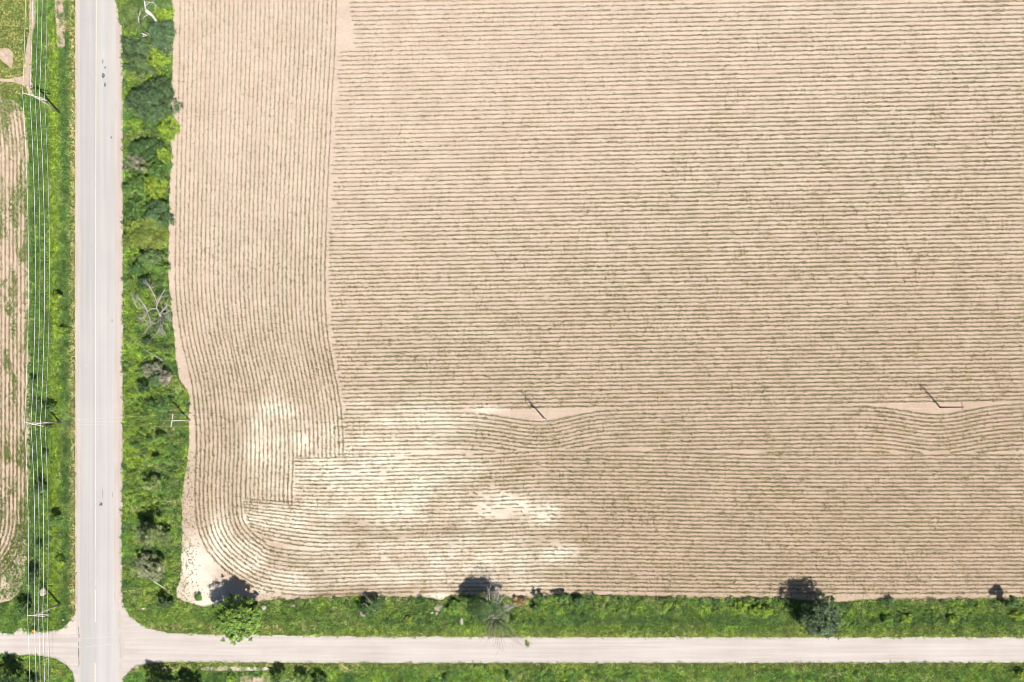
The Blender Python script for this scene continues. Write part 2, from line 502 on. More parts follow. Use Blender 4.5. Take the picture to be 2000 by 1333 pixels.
for k_, (x, y, a, b) in enumerate([(234, 1212, 6, 16), (238, 1262, 5, 26), (236, 1312, 5, 18), (227, 1168, 4, 16), (157, 1240, 4, 14), (156, 1280, 3.5, 16), (226, 700, 2, 60), (226, 320, 2, 90), (157, 520, 1.6, 80), (157, 900, 1.8, 70)]):
    an = np.linspace(0, 2 * math.pi, 60, endpoint=False); rr = .55 + .9 * fbm(np.cos(an) * 3 + k_ * 7, np.sin(an) * 3, 44, 4)
    sheet('gravel_spill', [(x + a * r_ * math.cos(q), y + b * r_ * math.sin(q)) for q, r_ in zip(an, rr)], .0085 + .0002 * k_, M_SHOUL, 0, 50)

# bare earth showing through the verges
sheet('bare_patch', [(107, -60), (125, -60), (127, 40), (127, 93), (112, 90), (110, 50), (106, 20)], .018, M_BARE, 1.5, 3, seed=31)
sheet('bare_patch', [(58, -60), (70, -60), (71, 30), (64, 70), (62, 110), (63, 150), (66, 188), (56, 188), (50, 168), (20, 160), (-300, 162), (-300, 154), (20, 154), (46, 148), (50, 105), (57, 60)], .018, M_BARE, 1.5, 3, seed=33)
sheet('bare_patch', [(-40, 96), (18, 95), (27, 106), (24, 136), (14, 128), (0, 116), (-40, 112)], .018, M_BARE, 1.5, 3, seed=35)
sheet('bare_patch', [(470, 1322), (500, 1318), (540, 1323), (600, 1326), (640, 1334), (640, 1350), (465, 1350)], .018, M_BARE, 2, 3, seed=37)
sheet('bare_patch', [(395, 1302), (520, 1303), (535, 1309), (450, 1312), (390, 1309)], .018, M_PALE, 1.5, 3, seed=39)
sheet('bare_patch', [(28, 1240), (34, 1229), (42, 1227), (48, 1240)], .018, M_PALE, 1.2, 3, seed=41)
sheet('bare_patch', [(110, 1233), (128, 1224), (138, 1208), (147, 1203), (150, 1240), (112, 1240)], .018, M_PALE, 2, 3, seed=43)

# ------------------------------------------------------------------ crop rows (young maize), px paths
def catmull(pts, n=14):
    p = np.array(pts, float); out = []
    for i in range(len(p) - 1):
        a = p[max(i - 1, 0)]; b = p[i]; c = p[i + 1]; d = p[min(i + 2, len(p) - 1)]
        for j in range(n):
            t = j / n
            out.append(.5 * (2 * b + (c - a) * t + (2 * a - 5 * b + 4 * c - d) * t * t + (3 * b - a - 3 * c + d) * t ** 3))
    out.append(p[-1]); return np.array(out)

ROW1 = catmull([(352, -160), (352.5, 0), (351, 133), (347.5, 267), (344.5, 400), (343, 533), (344, 565), (347.5, 605), (355, 660), (364, 700), (374.5, 745),
                (381.5, 800), (384.5, 850), (384, 900), (382, 950), (382.5, 985), (385.5, 1020), (393.5, 1050), (410, 1081), (437, 1110), (470, 1134), (508, 1151),
                (556, 1160), (605, 1163), (700, 1159.5), (850, 1156), (1000, 1154), (1100, 1153), (1400, 1157), (1700, 1159), (2000, 1158), (2250, 1158)])
V36 = np.array([(-160, 660), (0, 657.5), (100, 654), (200, 648), (267, 645), (400, 638.5), (533, 635), (600, 635.5), (640, 638.5), (667, 641.5), (700, 648), (760, 660), (800, 666.5), (840, 670), (900, 671)])
H36 = np.array([(572, 897.5), (670, 894), (800, 891), (960, 888), (1010, 885), (1060, 882.5), (1200, 883), (1300, 885), (1450, 889), (1600, 890), (2000, 890), (2250, 890)])
v36 = lambda y: np.interp(y, V36[:, 0], V36[:, 1])
h36 = lambda x: np.interp(x, H36[:, 0], H36[:, 1])
k_v = np.argmax(ROW1[:, 1] > 985)                  # ROW1 is monotone in y down to here
v1 = lambda y: np.interp(y, ROW1[:k_v, 1], ROW1[:k_v, 0])
k_h = np.argmax(ROW1[:, 0] > 605)
h1 = lambda x: np.interp(x, ROW1[k_h:, 0], ROW1[k_h:, 1])
rows = []                                          # (polyline px, block)
def hlin(k, x): return h1(x) + (h36(x) - h1(x)) * (k - 1) / 35.0
def vlin(k, y): return v1(y) + (v36(y) - v1(y)) * (k - 1) / 35.0
T1 = norm(np.gradient(ROW1, axis=0)); N1 = np.stack([T1[:, 1], -T1[:, 0]], 1)      # to the inside of the bend
ROW12 = None
for k in range(1, 13):
    p = ROW1.copy()
    sp = np.where(p[:, 1] < 900, (v36(p[:, 1]) - v1(np.minimum(p[:, 1], 980))) / 35.0, 8.05)
    sp = np.where(p[:, 0] > 480, 7.75, sp)
    q = p + N1 * (sp * (k - 1))[:, None]
    t = sstep(580, 760, p[:, 0]) * (p[:, 1] > 1050)
    ylin = hlin(k, np.maximum(q[:, 0], 606))
    q[:, 1] = q[:, 1] * (1 - t) + ylin * t
    rows.append(q)
ROW12 = rows[-1]
for k in range(13, 37):                            # straight second and third pass beside the road
    end = 0
    ys = np.arange(-160, 1000, 4.0)
    xs = vlin(k, np.minimum(ys, 905)) + np.where(ys > 905, (v1(np.minimum(ys, 980)) - v1(905.0)), 0)
    lim = (973 + (xs - 482) * .17) if k <= 24 else (896 - (xs - 575) * .03)
    m = ys < lim
    rows.append(np.stack([xs[m], ys[m]], 1))
for k in range(13, 37):                            # and along the side road
    x0 = 474 if k <= 24 else 577
    xs = np.arange(x0, 2250, 4.0)
    A = np.interp(k, [13, 24, 25, 36], [36, 13, 10, 2])
    y = hlin(k, np.maximum(xs, 620)) - A * np.clip((760 - xs) / 286, 0, None) ** np.interp(k, [13, 20, 24], [3.6, 2.0, 1.7])
    q = np.stack([xs, y], 1)
    if k <= 24:
        d = np.sqrt(((q[:120, None] - ROW12[None]) ** 2).sum(-1)).min(1)
        ins = np.ones(len(q), bool)
        # keep the part on the inner side of the curved rows
        for i in range(min(120, len(q))):
            j = np.argmin(((ROW12 - q[i]) ** 2).sum(1))
            T = ROW12[min(j + 1, len(ROW12) - 1)] - ROW12[max(j - 1, 0)]
            side = T[0] * (q[i, 1] - ROW12[j, 1]) - T[1] * (q[i, 0] - ROW12[j, 0])
            ins[i] = side < 0 and d[i] > 5.5
        q = q[ins]
    rows.append(q)
msl = lambda y: -0.0225 + (max(y, -100) - 50) * 1.06e-5
def dip(x):
    a = np.where(x < 1060, 95, 76); b = np.where(x < 1832, 84, 84)
    return 20 * np.exp(-((x - 1060) / a) ** 2) + 18 * np.exp(-((x - 1832) / b) ** 2)
y0 = 792.0
while y0 > -200:
    xs = np.arange(600, 2250, 4.0); y = y0 + msl(y0) * (xs - 1300)
    st = v36(y) + 5 + 4 * R.random()
    st = np.where(y < 98, 680 + 7 * vnoise(np.full_like(y, y0 / 21.0), y * 0, 3) + 5 * (y > 30), st)
    if R.random() < .15: st = st + 9 * R.random()
    m = xs > st
    rows.append(np.stack([xs[m], y[m]], 1))
    y0 -= 8.78 - .00112 * y0
y0 = 800.6
for k in range(13):
    xs = np.arange(640, 2250, 4.0); y = y0 + msl(y0) * (xs - 1300) + dip(xs) * (1 - .02 * k)
    m = (xs > v36(np.minimum(y, 900)) + (2 if R.random() > .4 else -12)) & (y < h36(np.maximum(xs, 572)) - 5.0)
    # a row that meets the seam stops there: keep each unbroken run
    idx = np.where(m)[0]
    if len(idx):
        for run in np.split(idx, np.where(np.diff(idx) > 1)[0] + 1):
            if len(run) > 4: rows.append(np.stack([xs[run], y[run]], 1))
    y0 += 7.85

def corn(name, rows, label, seed, dry=True, step=1.75, bandw=.35):
    r = np.random.default_rng(seed); C = []; TT = []; ID = []; SS = []
    for i, p in enumerate(rows):
        if len(p) < 3: continue
        d = np.concatenate([[0], np.cumsum(np.linalg.norm(np.diff(p, axis=0), axis=1))])
        s = np.arange(0, d[-1], step); s = s + r.normal(0, .35, len(s))
        q = np.stack([np.interp(s, d, p[:, 0]), np.interp(s, d, p[:, 1])], 1)
        C.append(q); ID.append(np.full(len(q), i)); SS.append(s)
    C = np.vstack(C); ID = np.concatenate(ID); SS = np.concatenate(SS)
    px, py = C[:, 0], C[:, 1]
    vig = fbm(px / 70, py / 45, seed + 3, 4)
    gap = vnoise(SS / 9.0, ID * 7.31, seed + 5)
    gap2 = vnoise(SS / 34.0, ID * 3.17, seed + 6)
    dr = np.zeros(len(C)); wk = np.zeros(len(C))
    if dry:
        for (x, y, a, b, s) in DRY:
            dr = np.maximum(dr, s * np.exp(-(((px - x) / a) ** 2 + ((py - y) / b) ** 2)))
        # rows along both roads carry the same stand; weak patches follow the chalky ground
        for (x, y, a, b, s) in [(1000, 1000, 70, 20, 1.1), (965, 970, 45, 14, 1), (690, 975, 60, 9, .4), (1070, 1055, 40, 10, .8), (570, 220, 5, 30, 1.2), (1040, 580, 70, 10, .5), (660, 600, 30, 3, .5), (850, 515, 10, 3, .8)]:
            wk = np.maximum(wk, s * 1.1 * np.exp(-(((px - x) / a) ** 2 + ((py - y) / b) ** 2)))
    keep = (gap > .04 + .17 * np.clip(dr, 0, 1) + .34 * np.clip(wk, 0, 1) - .05 * vig) & (gap2 > .015 + .10 * np.clip(dr - .3, 0, 1) + .2 * np.clip(wk - .2, 0, 1))
    SS = SS[keep]; ID = ID[keep]; C = C[keep]; vig = vig[keep]; dr = np.maximum(dr, wk)[keep]; n = len(C)
    px = C[:, 0] + r.normal(0, .58, n); py = C[:, 1] + r.normal(0, .58, n)
    X, Y = W(px, py)
    # mean size falls a little on the chalky patches
    sz = (.76 + .24 * sstep(200, 900, .45 * px + py - 250)) * (.88 + .16 * vig) * (1 - .22 * np.clip(dr, 0, 1)) * r.uniform(.75, 1.2, n) * (.62 + .76 * vnoise(SS / 3.1, ID * 5.7, seed + 21))
    grn = .22 + .45 * sstep(.40, .72, fbm(px / 160 + 3, py / 130, seed + 9, 3) + .04 * (px - 1000) / 1000)
    nl = 4; az0 = r.uniform(0, 6.28, n)
    Vs = []; Ts = []
    for l in range(nl):
        az = az0 + l * 2.6 + r.normal(0, .35, n); el = np.radians(r.uniform(8, 38, n))
        D = np.stack([np.cos(az) * np.cos(el), np.sin(az) * np.cos(el), np.sin(el)], 1)
        Nn = np.stack([-np.cos(az) * np.sin(el), -np.sin(az) * np.sin(el), np.cos(el)], 1) + r.normal(0, .25, (n, 3))
        base = np.stack([X, Y, .03 + .10 * r.random(n) * sz], 1)
        V, _ = kites(base, D, Nn, sz * r.uniform(.20, .43, n), sz * r.uniform(.06, .095, n))
        a = np.array([.158, .128, .042]); b = np.array([.105, .130, .034]); y_ = np.array([.33, .30, .10])
        c = a + (b - a) * grn[:, None]
        u = r.random(n)[:, None]
        c = np.where(u > .84, y_, c) * r.uniform(.75, 1.2, n)[:, None]
        Vs.append(V); Ts.append(np.repeat(c, 4, 0))
    V = np.vstack(Vs); F = np.arange(len(V)).reshape(-1, 4)
    o = np_mesh(name, V, F, M_CROP, tint=np.vstack(Ts))
    return tag(o, label, 'crop', kind='stuff')
corn('corn_seedlings', rows, 'rows of young green corn across the big tan field, bending round two utility poles', 71)

wr = []
for x in (-27, -19.5, -12, -4.5, 3.2, 11, 19, 26.5, 34, 41.5, 49.2):
    ys = np.arange(192, 1010, 4.0); xs = x - 13 * np.clip((310 - ys) / 118, 0, None) ** 1.6
    an = np.linspace(0, math.pi / 2, 60); rad = x + 70
    p = np.vstack([np.stack([xs, ys], 1), np.stack([-70 + rad * np.cos(an), 1014 + rad * np.sin(an) * 1.16], 1)])
    wr.append(p[(p[:, 0] < 300)])
corn('corn_seedlings', wr, 'weedy rows of young green corn in the field left of the power line', 93, dry=False, step=1.15)

# ------------------------------------------------------------------ grass, weeds, undergrowth
PAL = dict(lime=(.205, .290, .028), mid=(.100, .185, .036), dark=(.050, .102, .032), deep=(.026, .054, .022), blue=(.092, .150, .074), conifer=(.090, .145, .066),
           olive=(.140, .185, .052), yellow=(.25, .30, .036), pale=(.30, .31, .18), tan=(.40, .32, .15), grey=(.19, .20, .14), rose=(.28, .23, .19), rust=(.32, .14, .06), bright=(.145, .250, .038))
PA = {k: np.array(v) for k, v in PAL.items()}
def mixw(c, d, w): return c + (d - c) * np.clip(w, 0, 1)[:, None]

def grass_col(px, py, zone):
    n = len(px)
    f = fbm(px / 26, py / 22, 101, 4); f2 = fbm(px / 9, py / 9, 103, 3)
    c = np.repeat(PA['mid'][None] * 1.15, n, 0)
    if zone == 'left':
        fy = fbm(px / 9, py / 60, 105, 4)
        c = mixw(c, PA['dark'], .35 + 0 * px)
        c = mixw(c, PA['lime'], np.exp(-((px - 106 - 8 * (fy - .5)) / 10) ** 2) * sstep(.30, .62, fy + .08 * sstep(150, 400, py)) * .95)
        c = mixw(c, PA['dark'], np.exp(-((px - 127) / 7) ** 2) * .75)
        c = mixw(c, PA['dark'], np.exp(-((px - 74) / 12) ** 2) * .55 * sstep(.3, .6, f))
        c = mixw(c, PA['tan'], sstep(133, 143, px + 10 * (f2 - .5)) * .85)
        m = (px < 62) & (py < 190)                                    # mown olive grass in the corner
        c = np.where(m[:, None], mixw(np.repeat(np.array([.27, .25, .085])[None], n, 0), PA['mid'], sstep(.5, .7, f)), c)
        c = mixw(c, PA['tan'], sstep(.55, .75, f) * .5 * (py < 120) * (px > 88))
        c = mixw(c, PA['bright'], sstep(.52, .7, f2) * .5)
        c = mixw(c, PA['olive'] * 1.3, sstep(.55, .75, fbm(px / 12, py / 30, 109, 4)) * .6)
    elif zone == 'hedge':
        c = mixw(c, PA['lime'], sstep(.50, .68, f) * .75)
        c = mixw(c, PA['dark'], sstep(.54, .38, f) * .8)
        c = mixw(c, PA['tan'], sstep(.64, .78, f2) * .35)
        c = mixw(c, PA['lime'], (px < 305) * (py > 560) * (py < 1010) * sstep(.40, .58, f2) * .75)
        edge = (px < 400) & (py < 1160)
        c = mixw(c, PA['olive'], edge * sstep(.45, .6, f2) * np.exp(-((px - 347) / 16) ** 2))
        c = mixw(c, np.array([.30, .29, .10]), sstep(.56, .72, fbm(px / 30, py / 9, 113, 4)) * .6)
        s = py > 1165                                                 # strip along the side road
        c = mixw(c, np.array([.14, .20, .035]), s * .5)
        c = mixw(c, PA['dark'], s * np.exp(-((py - 1212 - 6 * (f - .5)) / 9) ** 2) * .65 * sstep(700, 1100, px + 300 * f))
        c = mixw(c, np.array([.24, .26, .06]), s * sstep(1230, 1242, py) * .7)
        c = mixw(c, PA['tan'], s * (px < 640) * np.exp(-((py - 1226) / 6) ** 2) * sstep(.45, .6, f2) * .8)
        c = mixw(c, PA['tan'], s * np.exp(-((py - 1172) / 5) ** 2) * sstep(.5, .62, f2) * .6)
    else:
        c = mixw(c, PA['lime'], sstep(.5, .68, f) * .6)
        c = mixw(c, PA['dark'], sstep(.5, .35, f) * .6)
        c = mixw(c, np.array([.28, .28, .09]), sstep(.55, .72, fbm(px / 30, py / 8, 115, 4)) * .6)
        c = mixw(c, np.array([.20, .225, .05]), np.exp(-((py - 1301) / 7) ** 2) * .7)
        c = mixw(c, PA['tan'], (px < 700) * (px > 240) * np.exp(-((py - 1306) / 6) ** 2) * sstep(.45, .6, f2) * .8)
        c = mixw(c, PA['lime'], np.exp(-((py - 1314) / 5) ** 2) * sstep(.5, .65, f2) * .5)
    return c

def grass(name, poly, zone, label, dens, box, hmax=.34, seed=1, bw=(.07, .12)):
    r = np.random.default_rng(seed)
    x0, y0, x1, y1 = box
    n = int((x1 - x0) * (y1 - y0) / S ** 2 * dens)
    px = r.uniform(x0, x1, n); py = r.uniform(y0, y1, n)
    m = inside(px, py, poly)
    if zone == 'left':
        m &= ~(inside(px, py, WEST) & (px < 46 + 18 * fbm(px / 5, py / 16, 19, 3) + r.normal(0, 2, n)))
        bare = ((px > 106) & (px < 127) & (py < 93)) | ((px > 57) & (px < 70) & (py < 60)) | ((px > 50) & (px < 64) & (py > 60) & (py < 188)) | ((py > 152) & (py < 163) & (px < 62)) | ((px < 26) & (py > 96) & (py < 132)) | ((py > 1226) & (px > 28) & (px < 46)) | ((px + py * .9 > 1226) & (px > 100) & (py > 1190))
        m &= ~(bare & (r.random(n) < .25 + .75 * sstep(.38, .5, fbm(px / 6, py / 6, 91, 3))))
        m &= ~((px > 136) & (r.random(n) < .35))
    if zone == 'hedge':
        m &= ~((py > 1219) & (px < 620) & (fbm(px / 7, py / 4, 5, 3) > .56))
    if zone == 'lower':
        bare = ((px > 465) & (px < 640) & (py > 1319)) | ((px > 395) & (px < 530) & (py > 1302) & (py < 1311))
        m &= ~(bare & (r.random(n) < .2 + .8 * sstep(.38, .5, fbm(px / 7, py / 5, 92, 3))))
    px = px[m] + r.normal(0, .9, m.sum()); py = py[m] + r.normal(0, .9, m.sum())
    n = len(px); c = grass_col(px, py, zone); cal = ((px < 62) & (py < 190))[:, None]; c = np.where(cal, .5 * c + .5 * np.array([.27, .265, .10]), c) * (np.array([1.10, 1.14, 1.28]) if zone != 'left' else np.array([1.08, 1.06, 1.15]))
    X, Y = W(px, py)
    hh = .45 + 1.1 * fbm(px / 14, py / 14, 207, 3)
    m_ = (px < 62) & (py < 190) if zone == 'left' else None
    if zone == 'left': hh = np.where((px < 62) & (py < 190), .35, hh)
    Vs = []; Ts = []
    for l in range(3):
        az = r.uniform(0, 6.28, n); el = np.radians(r.uniform(8, 52, n))
        D = np.stack([np.cos(az) * np.cos(el), np.sin(az) * np.cos(el), np.sin(el)], 1)
        Nn = np.stack([-np.cos(az) * np.sin(el), -np.sin(az) * np.sin(el), np.cos(el)], 1) + r.normal(0, .4, (n, 3))
        V, _ = kites(np.stack([X + r.normal(0, .05, n), Y + r.normal(0, .05, n), np.full(n, .01)], 1), D, Nn, hmax * hh * r.uniform(.7, 1.4, n), r.uniform(*bw, n))
        Vs.append(V); Ts.append(np.repeat(c * (r.uniform(.65, 1.35, n) * (.48 + 1.55 * vnoise(px / 3.0, py / 3.0, 31) ** 2 + .35 * vnoise(px / 11, py / 11, 35)))[:, None], 4, 0))
    V = np.vstack(Vs)
    return tag(np_mesh(name, V, np.arange(len(V)).reshape(-1, 4), M_GRASS, tint=np.vstack(Ts)), label, 'grass', kind='stuff')
grass('grass', LEFT_V, 'left', 'long green roadside grass under the power line left of the road', 34, (-40, -40, 149, 1240), .42, 3)
grass('grass', HEDGE_V, 'hedge', 'lush green grass and weeds between the two roads and the big field', 30, (220, -40, 372, 1246), .45, 4)
grass('grass', [p for p in HEDGE_V], 'hedge', 'green grass strip between the big field and the gravel side road', 30, (372, 1155, 2040, 1247), .45, 5)
grass('grass', LOWR_V, 'lower', 'green grass below the gravel side road right of the asphalt road', 32, (238, 1290, 2040, 1375), .42, 6)
grass('grass', LOWL_V, 'lower', 'green grass corner below the gravel road left of the asphalt road', 32, (-40, 1272, 150, 1375), .42, 7)

# weeds between the western corn rows
r = np.random.default_rng(77)
n = 26000
px = r.uniform(-30, 64, n); py = r.uniform(190, 1170, n)
wd = fbm(px / 14, py / 50, 141, 4) + .10 * sstep(22, 58, px) - .05 + .25 * sstep(330, 200, py) + .12 * np.exp(-((py - 430) / 70) ** 2) + .12 * np.exp(-((py - 690) / 70) ** 2) + .12 * np.exp(-((py - 890) / 60) ** 2) + .12 * sstep(1000, 1060, py)
m = (inside(px, py, WEST) | ((px > 50) & (py < 1060))) & (wd + r.normal(0, .05, n) > .625)
px, py = px[m], py[m]; n = len(px); Vs = []; Ts = []
X, Y = W(px, py)
for l in range(5):
    az = r.uniform(0, 6.28, n); el = np.radians(r.uniform(10, 60, n))
    D = np.stack([np.cos(az) * np.cos(el), np.sin(az) * np.cos(el), np.sin(el)], 1)
    V, _ = kites(np.stack([X + r.normal(0, .12, n), Y + r.normal(0, .12, n), np.full(n, .02)], 1), D, r.normal(0, .5, (n, 3)) + [0, 0, 1], r.uniform(.12, .3, n), r.uniform(.06, .12, n))
    Vs.append(V); Ts.append(np.repeat(np.where((r.random(n) > .75)[:, None], PA['bright'], PA['mid'] * .95) * r.uniform(.8, 1.2, n)[:, None], 4, 0))
V = np.vstack(Vs)
tag(np_mesh('weeds', V, np.arange(len(V)).reshape(-1, 4), M_GRASS, tint=np.vstack(Ts)), 'green weeds between the corn rows of the left field', 'weeds', kind='stuff')

# scattered weeds along the bare margin of the big field
n = 2600
px = r.uniform(330, 2040, n); py = r.uniform(0, 1185, n)
px[:1500] = r.normal(366, 12, 1500); py[:1500] = r.uniform(880, 1185, 1500)
px[1500:] = r.uniform(380, 2040, 1100); py[1500:] = 1170 - np.abs(r.normal(0, 7, 1100))
m = ~inside(px, py, HEDGE_V) & (r.random(n) < .42); px, py = px[m], py[m]; n = len(px)
X, Y = W(px, py); Vs = []; Ts = []
for l in range(5):
    az = r.uniform(0, 6.28, n); el = np.radians(r.uniform(10, 55, n))
    D = np.stack([np.cos(az) * np.cos(el), np.sin(az) * np.cos(el), np.sin(el)], 1)
    V, _ = kites(np.stack([X + r.normal(0, .05, n), Y + r.normal(0, .05, n), np.full(n, .02)], 1), D, r.normal(0, .5, (n, 3)) + [0, 0, 1], r.uniform(.08, .24, n), r.uniform(.05, .10, n))
    Vs.append(V); Ts.append(np.repeat(np.where((r.random(n) > .6)[:, None], PA['olive'], PA['dark']) * r.uniform(.8, 1.2, n)[:, None], 4, 0))
V = np.vstack(Vs)
tag(np_mesh('weeds', V, np.arange(len(V)).reshape(-1, 4), M_GRASS, tint=np.vstack(Ts)), 'sparse small weeds on the bare field margin', 'weeds', kind='stuff')

def undergrowth(name, label, poly, boxes, seed):
    r = np.random.default_rng(seed); Vs = []; Ts = []
    for (x0, y0, x1, y1, dens, hm, pal) in boxes:
        n = int((x1 - x0) * (y1 - y0) / S ** 2 * dens)
        px = r.uniform(x0, x1, n); py = r.uniform(y0, y1, n)
        m = inside(px, py, poly); px, py = px[m], py[m]
        for x, y in zip(px, py):
            v = float(fbm(np.array([x / 24.]), np.array([y / 24.]), 301, 3)[0])
            if v < .36: continue
            rad = r.uniform(.28, .75); h = hm * (.35 + 1.3 * (v - .3)) * r.uniform(.7, 1.3)
            k = int(55 * rad / .6); u = r.normal(0, 1, (k, 3)); u = norm(u); u[:, 2] = np.abs(u[:, 2])
            q = u * r.uniform(.6, 1, (k, 1)) * [rad, rad, h]
            X, Y = W(x, y)
            C = q + [float(X), float(Y), .03]
            Nn = u * .7 + [0, 0, .5] + r.normal(0, .4, (k, 3)); D = np.cross(norm(Nn), r.normal(0, 1, (k, 3)))
            V, _ = kites(C, D, Nn, r.uniform(.16, .30, k), r.uniform(.10, .18, k))
            i = r.choice(len(pal)); j = r.choice(len(pal))
            c = (PA[pal[i]] * .6 + PA[pal[j]] * .4)[None] * r.uniform(.7, 1.4) * r.uniform(.75, 1.3, (k, 1))
            Vs.append(V); Ts.append(np.repeat(c, 4, 0))
    V = np.vstack(Vs)
    return tag(np_mesh(name, V, np.arange(len(V)).reshape(-1, 4), M_LEAF, tint=np.vstack(Ts)), label, 'undergrowth', kind='stuff')
undergrowth('undergrowth', 'tangled low green undergrowth in the hedge strip right of the asphalt road', HEDGE_V,
            [(243, -30, 338, 270, 1.3, 2.0, ['mid', 'dark', 'olive', 'lime']), (243, 255, 336, 560, 1.3, 2.0, ['mid', 'lime', 'olive', 'dark']), (243, 560, 345, 760, 1.1, 1.4, ['mid', 'bright', 'olive', 'lime', 'dark']),
             (250, 760, 366, 1010, 1.2, 1.5, ['bright', 'lime', 'mid', 'olive', 'dark']), (272, 640, 340, 1010, .5, 3.2, ['mid', 'dark', 'olive', 'bright']), (258, 560, 336, 700, .5, 2.6, ['dark', 'mid', 'olive']), (250, 1000, 352, 1220, .7, 1.0, ['mid', 'bright', 'olive']), (248, 760, 292, 1010, 1.2, 1.2, ['lime', 'lime', 'bright']), (248, 560, 285, 760, .8, 1.0, ['lime', 'bright'])], 21)
undergrowth('undergrowth', 'patchy low leafy weeds along the strip above the gravel side road', HEDGE_V,
            [(520, 1160, 2040, 1179, 1.1, 1.5, ['dark', 'mid', 'deep', 'olive']), (372, 1172, 700, 1222, 0.52, 0.85, ['mid', 'bright', 'olive']), (700, 1168, 1160, 1222, 0.83, 1.02, ['mid', 'bright', 'dark']), (1160, 1168, 1560, 1200, 0.90, 1.02, ['mid', 'lime', 'bright', 'dark']),
             (1640, 1175, 2040, 1222, 0.68, 1.02, ['mid', 'bright', 'lime', 'dark'])], 22)
undergrowth('undergrowth', 'low lime green weeds in the ditch left of the asphalt road', LEFT_V,
            [(88, 560, 122, 1200, 1.1, .8, ['lime', 'lime', 'bright', 'mid']), (62, 760, 100, 1225, .5, .7, ['mid', 'dark', 'bright']), (-20, 1180, 130, 1230, .5, .5, ['mid', 'dark', 'bright'])], 23)
undergrowth('undergrowth', 'low green weeds below the gravel side road', LOWR_V, [(260, 1300, 720, 1370, .6, .8, ['mid', 'bright', 'dark']), (720, 1302, 2040, 1372, .8, .8, ['mid', 'bright', 'lime', 'dark'])], 24)
undergrowth('undergrowth', 'dark low weeds in the corner below the gravel road', LOWL_V, [(-30, 1290, 135, 1372, .5, .6, ['mid', 'bright', 'dark'])], 25)

# ------------------------------------------------------------------ trees and shrubs
def leaf_cloud(r, centre, rx, ry, rz, pal, nclump, per, leaf, spread, flat=.6, lump=.5, fill=.55, narrow=.55, zmin=-.45, outl=None):
    """leaves in clumps through an uneven crown"""
    u = norm(r.normal(0, 1, (nclump * 3, 3))); u = u[u[:, 2] > zmin][:nclump]
    ph = r.uniform(0, 99)
    az = np.arctan2(u[:, 1], u[:, 0])
    lm = 1 - lump * .5 + lump * (fbm(np.cos(az) * 1.6 + ph + u[:, 2], np.sin(az) * 1.6 + ph, 5, 3) - .35) * 1.7
    rad = (fill + (1 - fill) * np.sqrt(r.random(len(u)))) * lm
    cc = u * rad[:, None] * [rx, ry, rz]
    n = len(cc); k = per
    base = np.repeat(cc, k, 0); uu = np.repeat(norm(cc + [0, 0, .2]), k, 0)
    sc = np.array([1, 1, .7]) * spread
    q = base + r.normal(0, 1, (n * k, 3)) * sc * np.repeat(r.uniform(.6, 1.25, (n, 1)), k, 0)
    N = uu * .55 + np.array([0, 0, flat]) + r.normal(0, .45, (n * k, 3))
    D = np.cross(norm(N), r.normal(0, 1, (n * k, 3)))
    V, _ = kites(q + centre, D, N, leaf * r.uniform(.7, 1.35, n * k), leaf * narrow * r.uniform(.8, 1.2, n * k))
    pc = np.array([PA[p] for p in pal]); wts = r.dirichlet(np.ones(len(pal)) * .9, n)
    # first colour of the palette dominates
    wts = wts * .6; wts[:, 0] += .4
    c = np.repeat(wts @ pc * r.uniform(.62, 1.45, (n, 1)), k, 0) * r.uniform(.72, 1.35, (n * k, 1))  # natural leaf tone per clump, widened to paint in lit and self-shaded clusters
    return V, np.repeat(c, 4, 0), cc + centre

